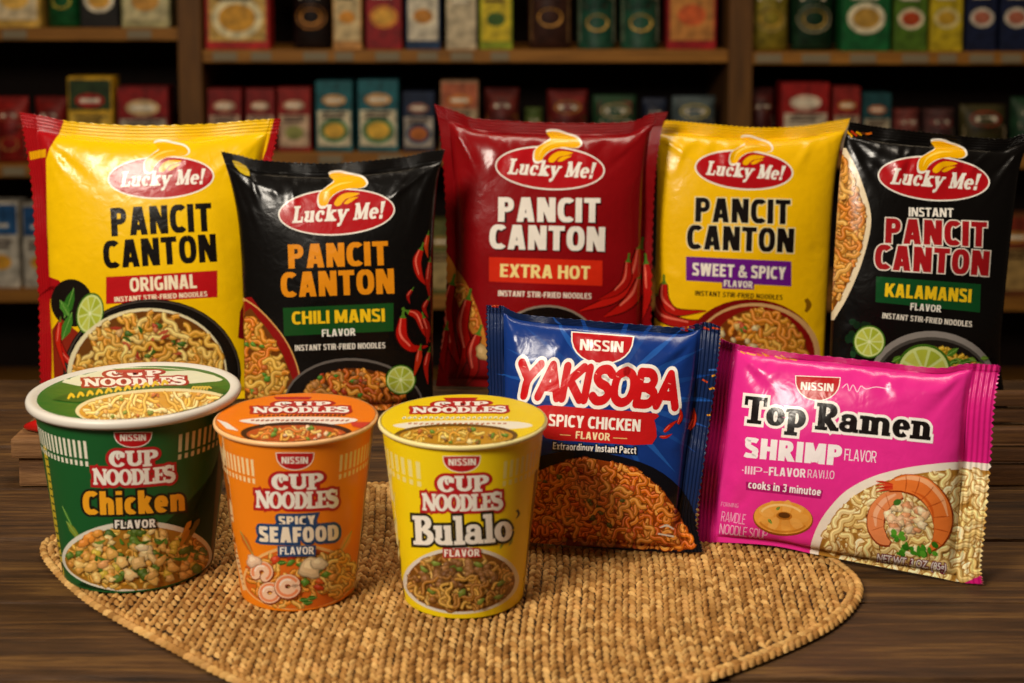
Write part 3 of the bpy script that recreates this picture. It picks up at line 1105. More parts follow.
F = [tuple(range(n, 2 * n)), tuple(range(n - 1, -1, -1))] + [(k, (k + 1) % n, n + (k + 1) % n, n + k) for k in range(n)]
mesh_obj('backing', np.array(V), F, STRAW, mroot, cols=np.tile(lin('33200d'), (len(F), 1)), smooth=False)  # backing inked far darker than the straw: shade painted into the weave gaps

# ------------------------------------------------------------------ wood block with a chili, slatted crate
blk = empty('wooden_block', (-.303, 1.012, TABLE_Z), 'small rough wooden block on the table at the far side of the green cup', 'wooden block')
part_box('lower_board', -.353, -.255, .990, 1.036, TABLE_Z, TABLE_Z + .0215, BLOCKW, blk, .002, 3)
part_box('upper_board', -.357, -.252, .986, 1.040, TABLE_Z + .0217, .0325, BLOCKW, blk, .0025, 9)


def tube(name, pts, rad, mat, parent, seg=14):
    P = np.array(pts, float)
    V, F = [], []
    d = np.gradient(P, axis=0)
    for k in range(len(P)):
        t_ = Vector(d[k]).normalized()
        u = t_.cross(Vector((0, 0, 1))).normalized()
        w = u.cross(t_)
        for q in range(seg):
            a = 2 * math.pi * q / seg
            V.append(P[k] + np.array(u * math.cos(a) + w * math.sin(a)) * rad[k])
    for k in range(len(P) - 1):
        for q in range(seg):
            F.append((k * seg + q, k * seg + (q + 1) % seg, (k + 1) * seg + (q + 1) % seg, (k + 1) * seg + q))
    F.append(tuple(range(seg - 1, -1, -1)))
    F.append(tuple(range((len(P) - 1) * seg, len(P) * seg)))
    return mesh_obj(name, np.array(V), F, mat, parent)


ch = empty('red_chili', (-.337, 1.003, .0325), 'glossy red chili lying on the small rough wooden block', 'chili')
cp = smooth_line([(-0.3300, 1.004, .0370), (-0.3360, 1.000, .0378), (-0.3430, 1.000, .0376), (-0.3500, 1.004, .0358), (-0.3550, 1.010, .0338)], 5)
tube('pod', cp, np.interp(np.linspace(0, 1, len(cp)), [0, .12, .4, .75, 1], [.0022, .0048, .0049, .0026, .0006]), REDM, ch)
cp = smooth_line([(-0.3305, 1.0035, .0371), (-0.3260, 1.006, .0382), (-0.3220, 1.009, .0374)], 5)
tube('stem', cp, np.interp(np.linspace(0, 1, len(cp)), [0, .3, 1], [.0022, .001, .0011]), STEMM, ch)

crate = empty('slatted_crate', (.405, 1.05, TABLE_Z), 'dark low slatted wooden crate behind the pink packet', 'crate')
cz = [(TABLE_Z, .0105), (.0135, .0235), (.0265, .0375)]
for k, (a, b) in enumerate(cz):
    part_box('slat', .318, .52, .992, 1.000, a, b, CRATEW, crate, .0015, k)
    part_box('slat', .318, .52, 1.082, 1.090, a, b, CRATEW, crate, .0015, k + 9)
    part_box('end_slat', .310, .318, .992, 1.090, a, b, CRATEW, crate, .0015, k + 20)
    part_box('end_slat', .520, .528, .992, 1.090, a, b, CRATEW, crate, .0015, k + 30)
for x in (.3185, .5075):
    for y in (1.0003, 1.0697):
        part_box('corner_post', x, x + .012, y, y + .012, TABLE_Z, .0375, CRATEW, crate, .001, 77)
for k in range(3):
    part_box('bottom_board', .332, .506, 1.002 + k * .027, 1.026 + k * .027, TABLE_Z + .0005, TABLE_Z + .006, CRATEW, crate, .001, 55 + k)


# ------------------------------------------------------------------ builders: pouches, cups, shelf stock
def resample(pts, u):
    P = smooth_line(pts, 8) if len(pts) > 2 else np.asarray(pts, float)
    d = np.concatenate([[0], np.cumsum(np.linalg.norm(np.diff(P, axis=0), axis=1))])
    d /= d[-1]
    return np.stack([np.interp(u, d, P[:, k]) for k in range(P.shape[1])], 1)


class Pouch:
    def __init__(s, name, label, cat, group, base_px, yaw, lean, left, right, top, bottom, depth, film,
                 seal=(0, 0, .05, .03), z0=0.0, nu=88, nv=96, creases=16, seed=1, seal_col=None, a=(.40, .36), serr=(0, 0), back=.7, wob=.0011):
        yaw, lean = math.radians(yaw), math.radians(lean)
        B = ground(np.array(base_px, float), z0)
        ex = np.array([math.cos(yaw), math.sin(yaw), 0])
        hy = np.array([-math.sin(yaw), math.cos(yaw), 0])
        ey = hy * math.sin(lean) + np.array([0, 0, math.cos(lean)])
        en = np.cross(ex, ey)

        def plane(px):
            r = ray(np.array(px, float))
            C = np.array([0, 0, CAM_H])
            t = ((B - C) @ en) / (r @ en)
            P = C + r * t[:, None] - B
            return np.stack([P @ ex, P @ ey], 1)
        sl, sr, st, sb = seal

        def nodes(n, lo, hi, nlo, nhi):
            parts = []
            if lo:
                parts.append(np.linspace(0, lo, nlo + 1)[:-1])
            m = np.linspace(0, 1, n - (nlo if lo else 0) - (nhi if hi else 0) + 1)
            m = .6 * m + .4 * (.5 - .5 * np.cos(math.pi * m))
            parts.append(lo + (1 - lo - hi) * m)
            if hi:
                parts.append(np.linspace(1 - hi, 1, nhi + 1)[1:])
            return np.concatenate(parts)
        NS, NT = 20, 18
        su = nodes(nu, sl, sr, NS, NS)
        tv = nodes(nv, sb, st, 6, NT)
        Bc, Tc = resample(plane(bottom), su), resample(plane(top), su)
        Lc, Rc = resample(plane(left), 1 - tv), resample(plane(right), 1 - tv)
        S, Tt = su[None, :, None], tv[:, None, None]
        XY = (1 - Tt) * Bc[None] + Tt * Tc[None] + (1 - S) * Lc[:, None] + S * Rc[:, None] - (
            (1 - S) * (1 - Tt) * Bc[0] + S * (1 - Tt) * Bc[-1] + (1 - S) * Tt * Tc[0] + S * Tt * Tc[-1])
        u = np.clip((su - sl) / (1 - sl - sr), 0, 1)[None, :]
        v = np.clip((tv - sb) / (1 - sb - st), 0, 1)[:, None]
        shape = np.sin(math.pi * u) ** a[0] * np.sin(math.pi * np.clip(v, 0, 1)) ** a[1]
        shape = np.maximum(shape, 0)
        Zs = depth * shape
        rn = random.Random(seed)
        W = XY[..., 0].max() - XY[..., 0].min()
        H = XY[..., 1].max() - XY[..., 1].min()
        mask = np.minimum(1, np.minimum(np.minimum(u, 1 - u) * 9, np.minimum(v, 1 - v) * 11))
        Zw = np.zeros_like(Zs)
        for q in range(6):                      # soft unevenness of the filling
            fx, fy, p1, p2 = rn.uniform(4, 13) / .17, rn.uniform(4, 13) / .22, rn.uniform(0, 6), rn.uniform(0, 6)
            Zw += wob * rn.uniform(.35, 1) * np.sin(XY[..., 0] * fx + p1 + 1.2 * np.sin(XY[..., 1] * fy * .5)) * np.sin(XY[..., 1] * fy + p2) * .8
        spots = []
        for q in range(creases + 14):
            side = rn.choice('ttttbblrcccc')
            if side == 't':
                p = (rn.uniform(.05, .95), 1.0)
                d = (rn.uniform(-.10, .10), -rn.uniform(.08, .2))
            elif side == 'b':
                p = (rn.uniform(.05, .95), 0.0)
                d = (rn.uniform(-.10, .10), rn.uniform(.06, .16))
            elif side == 'l':
                p = (0.0, rn.uniform(.1, .9))
                d = (rn.uniform(.06, .16), rn.uniform(-.12, .12))
            elif side == 'r':
                p = (1.0, rn.uniform(.1, .9))
                d = (-rn.uniform(.06, .16), rn.uniform(-.12, .12))
            else:
                cx, cy = rn.choice([(0, 1), (1, 1), (0, 1), (1, 1), (0, 0), (1, 0)])
                p = (cx + (.5 - cx) * .04, cy + (.5 - cy) * .03)
                ang = rn.uniform(.25, 1.3)
                r_ = rn.uniform(.14, .34)
                d = ((1 - 2 * cx) * r_ * math.cos(ang), (1 - 2 * cy) * r_ * math.sin(ang))
            spots.append((p, d, rn.uniform(.0018, .0036), rn.choice((-1, 1, 1)) * rn.uniform(.0007, .0017)))
        for p, d, wd, amp in spots:
            ax, ay = p[0] * W, p[1] * H
            dx, dy = d[0] * W, d[1] * H
            L = math.hypot(dx, dy)
            X_, Y_ = u * W - ax, v * H - ay
            al = (X_ * dx + Y_ * dy) / L
            ac = (-X_ * dy + Y_ * dx) / L
            f = np.clip(al / L, 0, 1)
            Zw += amp * np.exp(-(ac / (wd * (1 + f))) ** 2) * np.where((al > 0) & (al < L), np.sin(math.pi * np.clip(f, 0, 1) ** .6) , 0)
        Zw = Zw * mask
        XYf = XY.copy()
        Zr = np.zeros_like(Zs)
        if st:
            k = np.arange(len(tv)) - (len(tv) - 1 - NT)
            Zr += (np.where(k > 0, np.sin(k * math.pi / 2) * .00055, 0) * (k < NT))[:, None]
            Zr += np.where(k > 0, 1, 0)[:, None] * (.0012 * np.sin(su * 19 + seed) * np.sin(su * 7))[None]
        if sl:
            k = NS - np.arange(len(su))
            Zr += (np.where(k > 0, np.sin(k * math.pi / 2) * .0006, 0) * (k < NS))[None, :]
            Zr += np.where(k > 0, 1, 0)[None, :] * (.0014 * np.sin(tv * 15 + seed))[:, None]
        if sr:
            k = np.arange(len(su)) - (len(su) - 1 - NS)
            Zr += (np.where(k > 0, np.sin(k * math.pi / 2) * .0006, 0) * (k < NS))[None, :]
            Zr += np.where(k > 0, 1, 0)[None, :] * (.0014 * np.sin(tv * 13 + seed * 2))[:, None]
        zz = np.where(np.arange(len(tv)) % 2 == 0, 1, -1)
        XYf[:, 0, 0] += zz * serr[0]
        XYf[:, -1, 0] += zz * serr[0]
        XYf[-1, :, 1] += np.where(np.arange(len(su)) % 2 == 0, 1, -1) * serr[1]

        def world_(xy, z):
            return B + xy[..., :1] * ex + xy[..., 1:] * ey + z[..., None] * en
        Gs, Gf = world_(XY, Zs), world_(XYf, Zs + Zw + Zr)
        Zb = -depth * back * shape + .4 * Zw + Zr
        eps_edge = np.zeros_like(Zs)
        eps_edge[1:-1, 1:-1] = .00035
        Gb = world_(XYf, Zb - eps_edge)
        lift = z0 - min(Gf[..., 2].min(), Gb[..., 2].min()) + .0002
        if lift > 0:
            Gs[..., 2] += lift
            Gf[..., 2] += lift
            Gb[..., 2] += lift
        s.surf = Surf(Gs, Gf, np.broadcast_to(en, Gf.shape).copy())
        c = B + ex * (XY[0, :, 0].mean())
        s.root = empty(name, (float(c[0]), float(c[1]), z0), label, cat, group)
        nv_, nu_ = len(tv) - 1, len(su) - 1
        Nn = s.surf.N
        idx = np.arange((nv_ + 1) * (nu_ + 1)).reshape(nv_ + 1, nu_ + 1)
        a_, b_, c_, d_ = idx[:-1, :-1], idx[:-1, 1:], idx[1:, 1:], idx[1:, :-1]
        front = np.stack([np.stack([a_, b_, c_], -1), np.stack([a_, c_, d_], -1)], 2)       # j, i, 2, 3
        zone = np.zeros((nv_, nu_), int)
        if sl:
            zone[:, :NS] = 2
        if sr:
            zone[:, -NS:] = 3
        if st:
            zone[-NT:, :] = 1
        off = len(idx.ravel())
        back_id = idx + off
        back_id[0, :], back_id[-1, :], back_id[:, 0], back_id[:, -1] = idx[0, :], idx[-1, :], idx[:, 0], idx[:, -1]
        e_, f_, g_, h_ = back_id[:-1, :-1], back_id[:-1, 1:], back_id[1:, 1:], back_id[1:, :-1]
        backf = np.stack([np.stack([e_, g_, f_], -1), np.stack([e_, h_, g_], -1)], 2)
        Vall = np.concatenate([Gf.reshape(-1, 3), Gb.reshape(-1, 3)])
        Nall = np.concatenate([Nn.reshape(-1, 3), -Nn.reshape(-1, 3)])
        for z, nm, col in ((0, 'pouch_film', film), (1, 'top_seal', seal_col or film), (2, 'side_seal', seal_col or film), (3, 'side_seal', seal_col or film)):
            m = zone == z
            if not m.any():
                continue
            Ff = np.concatenate([front[m].reshape(-1, 3), backf[m].reshape(-1, 3)])
            used, inv = np.unique(Ff, return_inverse=True)
            mesh_obj(nm, Vall[used], inv.reshape(-1, 3), FILM, s.root, normals=Nall[used], cols=np.tile(lin(col), (len(Ff), 1)))

    def art(s):
        return Art(s.surf, FILM, s.root)


class Cup:
    def __init__(s, name, label, x, y, h, R, rt, rb, body, rim, lid_r, lid_col, group, foam=False):
        s.root = empty(name, (x, y, 0), label, 'noodle cup', group)
        s.x, s.y = x, y
        zt = h - (.0042 if foam else .0021)
        z0 = .0016
        n = 144
        rr = lambda z: rb + (rt - rb) * (z - z0) / (zt - z0)
        o = np.array([x, y, 0])
        prof = [(rb - .004, .0000), (rb - .0012, .0000), (rb - .0002, .0006), (rb, z0), (rt, zt)]
        V, F = lathe(prof, n)
        F = F + [tuple(range(n - 1, -1, -1))]
        ang = np.arange(n) * 2 * math.pi / n
        sl = (rt - rb) / (zt - z0)
        cone = np.stack([np.sin(ang), -np.cos(ang), np.full(n, -sl)], 1) / math.hypot(1, sl)
        nr = np.concatenate([np.tile([0, 0, -1.0], (n, 1)), np.stack([np.sin(ang) * .4, -np.cos(ang) * .4, np.full(n, -.9)], 1), cone, cone, cone])
        mesh_obj('cup_wall', V + o, F, CARD, s.root, normals=nr, cols=np.tile(lin(body), (len(F), 1)))
        if foam:
            prof = [(rt - .0005, zt - .0008), (R - .0012, zt - .0012), (R - .0002, zt + .0002), (R, h - .0022), (R - .0006, h - .0006), (R - .002, h), (R - .0042, h - .0002), (lid_r + .0004, h - .0012), (lid_r - .001, h - .0016)]
            ztop = h - .0014
        else:
            prof = [(rt - .0005, zt - .0006), (R - .0010, zt - .0008), (R - .0001, zt), (R, h - .0010), (R - .0006, h - .0002), (R - .0018, h), (lid_r, h - .0001)]
            ztop = h - .0001
        V, F = lathe(prof, n)
        mesh_obj('rim', V + o, F, WHITE_RIM if foam else CARD, s.root, cols=np.tile(lin(rim), (len(F), 1)))
        V, F = lathe([(lid_r + .0006, ztop - .0002), (lid_r, ztop), (lid_r * .6, ztop), (.0005, ztop)], n)
        F = F + [tuple(range(3 * n, 4 * n))]
        s.lid = mesh_obj('lid', V + o, F, LIDM, s.root, cols=np.tile(lin(lid_col), (len(F), 1)))
        m = 84
        ph = np.radians(np.linspace(-105, 105, m + 1))
        G = np.zeros((2, m + 1, 3))
        for j, z in enumerate((z0, zt)):
            r = rr(z)
            G[j] = np.stack([x + r * np.sin(ph), y - r * np.cos(ph), np.full(m + 1, z)], 1)
        off = np.broadcast_to(np.stack([np.sin(ph), -np.cos(ph), 0 * ph], 1), G.shape).copy()
        s.side = Surf(G, G, off, diag=False)
        s.side.N = np.broadcast_to(np.stack([np.sin(ph), -np.cos(ph), np.full(m + 1, -sl)], 1) / math.hypot(1, sl), G.shape).copy()
        q = lid_r * 1.05
        g = np.array([[[x - q, y - q, ztop], [x + q, y - q, ztop]], [[x - q, y + q, ztop], [x + q, y + q, ztop]]], float)
        up = np.zeros_like(g)
        up[..., 2] = 1
        s.top = Surf(g, g, up, diag=False)
        s.top.N = up
        s.lid_r = lid_r / (2 * q)

    def art(s):
        return Art(s.side, CARD, s.root)

    def lid_art(s):
        return Art(s.top, LIDM, s.root)

    def lid_disc(s, art, f, color):
        """a disc concentric with the lid, in index coordinates"""
        art.put_index(tri_poly(ell_pts(.5, .5, s.lid_r * f, s.lid_r * f, 0, 72)), color)

    def clip_lid(s):
        return inside(ell_pts(.5, .5, s.lid_r, s.lid_r, 0, 72))


def bars(art, px0, px1, n, js, color, fill=.5):
    """the row of upright bars with small squares beneath, evenly spaced round the cup; js: rows as fractions of the wall"""
    S = art.s
    y = S.U[1, S.nu // 2, 1] * js[0] + S.U[0, S.nu // 2, 1] * (1 - js[0])
    a = S.index(np.array([[px0, y - 2], [px1, y - 2]], float))
    w = (a[1, 0] - a[0, 0]) / (n - 1 + fill)
    for k in range(n):
        i0, i1 = a[0, 0] + k * w, a[0, 0] + k * w + w * fill
        for j0, j1 in ((js[0], js[1]), (js[2], js[3])):
            P = np.array([(i0, j0), (i1, j0), (i1, j1), (i0, j1)])
            art.put_index(P[np.array([[0, 1, 2], [0, 2, 3]])], color)


def cut_disc(art, C):
    """drop printed pieces outside a lid: cut the outermost triangles by the lid circle"""
    out_T, out_C, out_L = [], [], []
    R = C.lid_r * 1.0005
    for T, Cc, Ly in zip(art.T, art.C, art.Ly):
        for lev in range(6):
            d = np.hypot(T[..., 0] - .5, T[..., 1] - .5)
            fully = (d <= R).all(1)
            # a triangle wholly beyond one side is dropped at the last level only
            out_T.append(T[fully])
            out_C.append(Cc[fully])
            out_L.append(Ly[fully])
            T, Cc, Ly = T[~fully], Cc[~fully], Ly[~fully]
            if lev == 5 or not len(T):
                break
            a, b, c = T[:, 0], T[:, 1], T[:, 2]
            ab, bc, ca = (a + b) / 2, (b + c) / 2, (c + a) / 2
            T = np.concatenate([np.stack(q, 1) for q in ((a, ab, ca), (ab, b, bc), (ca, bc, c), (ab, bc, ca))])
            Cc, Ly = np.concatenate([Cc] * 4), np.concatenate([Ly] * 4)
            near = np.hypot(T[..., 0] - .5, T[..., 1] - .5).min(1) < R * 1.6
            T, Cc, Ly = T[near], Cc[near], Ly[near]
    art.T, art.C, art.Ly = out_T, out_C, out_L


def shelf_item(name, label, kind, px0, px1, ytop, zbase, group, body, top=None, low=None, emblem=None, food=None, depth=.06, y=None, bowl=None, bay='C'):
    """blurred stock: carton, pouch or can with the printed fields one can make out"""
    Y = y or SY + .025
    k = Y / SY
    x0, x1 = sx(px0) * k, sx(px1) * k
    zt = float(at_depth((512, ytop), Y)[2])
    lo, hi = BAY[bay]
    x0, x1 = max(x0, lo + .004), min(x1, hi - .004)
    w, h = x1 - x0, zt - zbase
    xc = (x0 + x1) / 2
    root = empty(name, (xc, Y, zbase), label, {'carton': 'food box', 'pouch': 'food pouch', 'can': 'food can'}[kind], group)
    if kind == 'carton':
        bm = box_bm(-w / 2, w / 2, 0, depth, 0.0003, h)
        bm_obj('carton', bm, PACKM, root, bevel=.0015, col=body)
        fy = lambda x, z: -.0004
    elif kind == 'pouch':
        nu, nv = 14, 18
        D = depth / 2
        V, F = [], []

        def zf(u, v):
            vv = min(1, v / .93)
            return D * max(0, math.sin(math.pi * u)) ** .5 * max(0, math.sin(math.pi * (.06 + .94 * vv) if vv < 1 else 0)) ** .45
        for side in (0, 1):
            for j in range(nv + 1):
                for i in range(nu + 1):
                    u, v = i / nu, j / nv
                    d = zf(u, v) + .0006
                    V.append((-w / 2 + w * u, D - d if side == 0 else D + d, .0003 + h * v))
        M = (nu + 1) * (nv + 1)
        for j in range(nv):
            for i in range(nu):
                a = j * (nu + 1) + i
                q = (a, a + 1, a + nu + 2, a + nu + 1)
                F.append(q)
                F.append(tuple(M + t for t in reversed(q)))
        rim_ = [i for i in range(nu + 1)] + [(nu + 1) * j + nu for j in range(1, nv + 1)] + [(nu + 1) * nv + i for i in range(nu - 1, -1, -1)] + [(nu + 1) * j for j in range(nv - 1, 0, -1)]
        for a, b in zip(rim_, rim_[1:] + rim_[:1]):
            F.append((b, a, M + a, M + b))
        mesh_obj('pouch', np.array(V) + np.array(root.location), F, PACKM, root, cols=np.tile(lin(body), (len(F), 1)))
        fy = lambda x, z: D - zf(min(max(x / w + .5, 0), 1), min(max(z / h, 0), 1)) - .0012
    else:
        R = w / 2
        V, F = lathe([(R * .2, .0003), (R * .96, .0003), (R, .004), (R * .98, .007), (R * .98, h - .007), (R, h - .004), (R * .94, h), (R * .9, h - .003), (R * .2, h - .003)], 40)
        mesh_obj('can', V + np.array(root.location) + [0, R, 0], F + [tuple(range(39, -1, -1)), tuple(range(8 * 40, 9 * 40))], PACKM, root, cols=np.tile(lin(body), (len(F) + 2, 1)))
        fy = lambda x, z: R - math.sqrt(max(0, (R * .985) ** 2 - x * x)) - .0005

    lv = [0]

    def field(nm, pts, col):
        """a printed field following the front"""
        lv[0] += 1
        T = tri_poly(densify(pts, .006))
        V, F = [], []
        for t in T.reshape(-1, 2):
            V.append((t[0] + xc, fy(t[0], t[1]) - .0005 * lv[0] + Y, t[1] + zbase))
        nt = len(T)
        o = mesh_obj(nm, np.array(V), [(3 * q, 3 * q + 1, 3 * q + 2) for q in range(nt)], PACKM, root, cols=np.tile(lin(col), (nt, 1)))
        bm = bmesh.new()
        bm.from_mesh(o.data)
        bmesh.ops.remove_doubles(bm, verts=bm.verts, dist=1e-6)
        for f in bm.faces:
            if f.normal.y > 0:
                f.normal_flip()
        bm.to_mesh(o.data)
        bm.free()
    W_ = w * .47
    if top:
        field('colour_panel', [(-W_, h * .62), (W_, h * .62), (W_, h * .97), (-W_, h * .97)] if kind != 'pouch' else [(-W_ * .8, h * .66), (W_ * .8, h * .66), (W_ * .8, h * .88), (-W_ * .8, h * .88)], top)
    if low:
        field('label_panel', [(-W_ * .95, h * .08), (W_ * .95, h * .08), (W_ * .95, h * .58), (-W_ * .95, h * .58)], low)
    if bowl:
        field('bowl_picture', ell_pts(0, h * .30, w * .40, min(h * .2, w * .33), 0, 28).tolist(), bowl)
    if food:
        field('food_picture', ell_pts(0, h * .30, w * .29, min(h * .14, w * .22), 0, 24).tolist(), food)
    if emblem:
        field('emblem', ell_pts(0, h * .73, w * .33, w * .16, 0, 24).tolist(), emblem)
        field('lettering', [(-w * .22, h * .73 - w * .045), (w * .22, h * .73 - w * .045), (w * .22, h * .73 + w * .045), (-w * .22, h * .73 + w * .045)], 'e8dcc4')
        for q in (0, 1):
            field('lettering', [(-w * .34, h * (.53 - .06 * q)), (w * (.34 - .1 * q), h * (.53 - .06 * q)), (w * (.34 - .1 * q), h * (.56 - .06 * q)), (-w * .34, h * (.56 - .06 * q))], '3a1a10' if low else 'e0d4ba')
    return root


# ------------------------------------------------------------------ the five tall pouches at the back
RED, YEL, WHT, BLK = 'b3101a', 'f2b400', 'f2ece0', '120d0b'
ORN = ['e8b048', 'e0a236', 'f0c060', 'd8942c', 'f4cc74']       # stir-fried noodle inks
HOT = ['d9761c', 'e08a24', 'cf6416', 'e79b35', 'c95a14']
G5 = 'tall stir-fried noodle pouches standing at the back of the table'


def oval_logo(P, cx, cy, rx, ry, rot, name='brand_emblem'):
    A = P.art()
    r = math.radians(rot)

    def loc(pts):
        p = np.asarray(pts, float) * rx
        return np.stack([cx + p[:, 0] * math.cos(r) - p[:, 1] * math.sin(r), cy + p[:, 0] * math.sin(r) + p[:, 1] * math.cos(r)], 1)
    A.ell(cx, cy, rx, ry, WHT, rot, 56)
    A.ell(cx, cy, rx - 1.5, ry - 1.5, 'b01018', rot, 56)
    fl = [(-.30, -.20), (-.27, -.34), (-.12, -.45), (-.02, -.53), (-.10, -.64), (.06, -.67), (.24, -.63), (.45, -.57), (.53, -.46), (.44, -.39), (.22, -.39), (.03, -.34), (-.10, -.24), (-.16, -.13), (-.26, -.12)]
    c = np.mean(fl, 0)
    A.poly(loc([(x + (x - c[0]) * .07 + .0, y + (y - c[1]) * .16) for x, y in fl]), WHT, 4, 4)
    A.poly(loc(fl), 'f2b200', 4, 4)
    A.line(loc([(-.22, -.20), (-.14, -.36), (.06, -.47), (.30, -.50)]), [.3, 1.6, 1.8, .3], 'fbd95c', 5)
    A.poly(loc([(-.03, -.17), (.06, -.27), (.20, -.32), (.40, -.30), (.30, -.25), (.16, -.21), (.06, -.11), (-.02, -.11)]), 'f2b200', 4, 4)
    A.poly(loc([(.13, -.14), (.22, -.22), (.38, -.24), (.30, -.19), (.20, -.13)]), 'f2b200', 4, 4)
    e = A.flush(name)
    p = loc([(-.77, .15), (.79, .15)])
    A.slab('Lucky Me!', p[0], p[1], rx * .285, WHT, W=.27, t=.12, sl=.13, skew=.2, track=.03)
    A.flush('emblem_lettering', e)


def banner(A, pts, color):
    A.poly(pts, color, 0, 6)


# ---- yellow pouch, red side strips, far left
P = Pouch('noodle_pouch', 'yellow noodle pouch with red side strips and a red banner reading ORIGINAL', 'noodle pouch', G5,
          (150, 400), 0, 9,
          left=[(20, 114), (26, 150), (33, 210), (38, 300), (41, 400)], right=[(281, 120), (273, 155), (265, 200), (262, 300), (260, 400)],
          top=[(20, 114), (45, 118), (70, 123), (130, 127), (200, 126), (250, 122), (281, 120)], bottom=[(41, 400), (150, 402), (260, 401)],
          depth=.026, film='f4c306', seal=(.055, .045, .055, .03), z0=TABLE_Z, seed=6, wob=.0007, serr=(.0007, .0004), nv=92)
A = P.art()
A.poly([(10, 100), (64, 121), (60, 132), (50, 148), (46, 160), (47, 230), (49, 300), (52, 340), (52, 410), (10, 410)], 'a80f16')
A.poly([(29, 152), (46, 149), (46, 157), (30, 160)], 'e8a808')
A.flush('side_strip', label='red printed strip along the pouch edge')
A.poly([(276, 110), (266, 150), (262, 160), (262, 420), (300, 420), (300, 110)], 'a80f16')
A.poly([(240, 312), (244, 302), (250, 296), (264, 292), (264, 345), (238, 338)], '7a0e12')
A.flush('side_strip', label='red printed strip along the pouch edge')
oval_logo(P, 161, 177.5, 53.5, 21.5, -2)
A = P.art()
A.text('PANCIT', (111.6, 236.5), (212.7, 231.2), 28.5, BLK, .045)
A.text('CANTON', (104, 269), (217.5, 261.6), 28, BLK, .045)
A.flush('title_lettering')
A = P.art()
banner(A, [(106, 277), (217.5, 270.5), (217.5, 297.2), (106, 304.2)], 'b8141a')
b_ = A.flush('flavour_banner')
A.text('ORIGINAL', (130, 292), (197, 288), 14, 'f6e6c4', .035)
A.text('INSTANT STIR-FRIED NOODLES', (114.5, 302), (207.5, 296.3), 5, 'f6e6c4', .03, space=1.08)
A.flush('banner_lettering', b_)
A = P.art()
A.ell(72, 303, 21, 24, '17110d', -10)
A.poly([(55, 400), (52, 330), (60, 318), (75, 330), (95, 345), (90, 400)], '8a2312')
A.flush('garnish_picture')
A.ell(152, 374, 89, 75, '14100d')
A.ring(152, 374, 87, 73, 1.2, '4a4038')
A.leaf(64, 318, 74, 288, 10)
A.leaf(60, 300, 70, 318, 8, '47832a')
A.leaf(62, 340, 72, 312, 10, '3d7a24')
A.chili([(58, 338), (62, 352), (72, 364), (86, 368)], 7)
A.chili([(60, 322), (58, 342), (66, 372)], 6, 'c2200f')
A.lime(90, 313.5, 13.5, 21, 12)
mound = ell_pts(147, 374, 80, 66, -2, 50)
A.poly(mound, 'e8dcb0', 0, 6)
mound = ell_pts(148.5, 375, 77, 64, -2, 50)
A.poly(mound, '6e3f12', 0, 6)
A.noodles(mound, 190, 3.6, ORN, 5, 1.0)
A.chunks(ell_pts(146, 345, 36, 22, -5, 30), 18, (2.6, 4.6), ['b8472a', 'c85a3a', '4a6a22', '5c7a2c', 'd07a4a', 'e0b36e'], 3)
for k in range(12):
    x, y, q = 116 + (k * 37) % 62, 328 + (k * 23) % 30, k * 1.9
    A.line([(x - 5 * math.cos(q), y - 4 * math.sin(q)), (x + 1.5 * math.sin(q), y), (x + 6 * math.cos(q), y + 4 * math.sin(q))], [1.5, 4, 1.5], ['a83a22', '3c5f1c', 'c0583a'][k % 3], 4)
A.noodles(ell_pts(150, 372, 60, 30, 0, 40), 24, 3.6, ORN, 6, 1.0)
A.flush('food_picture')

# ---- yellow pouch behind, purple banner
P = Pouch('noodle_pouch', 'yellow noodle pouch with a purple banner reading SWEET & SPICY', 'noodle pouch', G5,
          (738, 379), 0, 8,
          left=[(655, 121), (657, 160), (657, 200), (655, 300), (653, 378)], right=[(850, 119), (840, 150), (833, 200), (827, 300), (823, 378)],
          top=[(655, 121), (680, 122), (750, 128), (800, 127), (832, 122), (850, 119)], bottom=[(653, 378), (738, 380), (823, 379)],
          depth=.024, film='f5bf08', seal=(0, 0, .05, .03), z0=TABLE_Z, seed=14, serr=(0, .0004), creases=14)
oval_logo(P, 744, 170, 49.5, 20, 4)
A = P.art()
A.text('PANCIT', (695, 221.8), (790, 224.3), 24.5, '17110f', .045, outline=[(1.0, 'f4e3b0')])
A.text('CANTON', (686.5, 249), (793.5, 253), 24.5, '17110f', .045, outline=[(1.0, 'f4e3b0')])
A.flush('title_lettering')
A = P.art()
banner(A, [(686, 256.4), (791.5, 261.5), (791.5, 286.4), (686, 280.5)], '6a1b86')
banner(A, [(722, 279), (754, 280), (754, 289.5), (722, 288.5)], '6a1b86')
b_ = A.flush('flavour_banner')
A.text('SWEET & SPICY', (692, 275.2), (785.6, 279.6), 12.5, 'f3e9da', .04)
A.text('FLAVOR', (723.6, 286.6), (752.5, 288), 6.6, 'f3e9da', .035)
A.text('INSTANT STIR-FRIED NOODLES', (695, 295.4), (782.7, 300), 5, '2a160c', .03, space=1.06)
A.flush('banner_lettering', b_)
A = P.art()
A.line([(806, 299), (809, 305), (806, 312)], [4, 6, 3], '8a5e0a', 4)
A.flush('small_print')
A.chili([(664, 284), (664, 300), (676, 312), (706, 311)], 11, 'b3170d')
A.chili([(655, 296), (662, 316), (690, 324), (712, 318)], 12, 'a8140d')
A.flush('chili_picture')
A.ell(752, 350, 66, 51, '7a0f0d', 3)
A.ell(757, 352, 63, 49, 'd7a56a', 4)
A.ell(755, 354, 60, 48, '8a1410', 4)
m = ell_pts(758, 360, 50, 51, 4, 44)
A.poly(m, '7a3a10', 0, 6)
A.noodles(m, 130, 3.6, ['ea9c2c', 'e48a26', 'f0ae44', 'dc8020'], 15, 1.0)
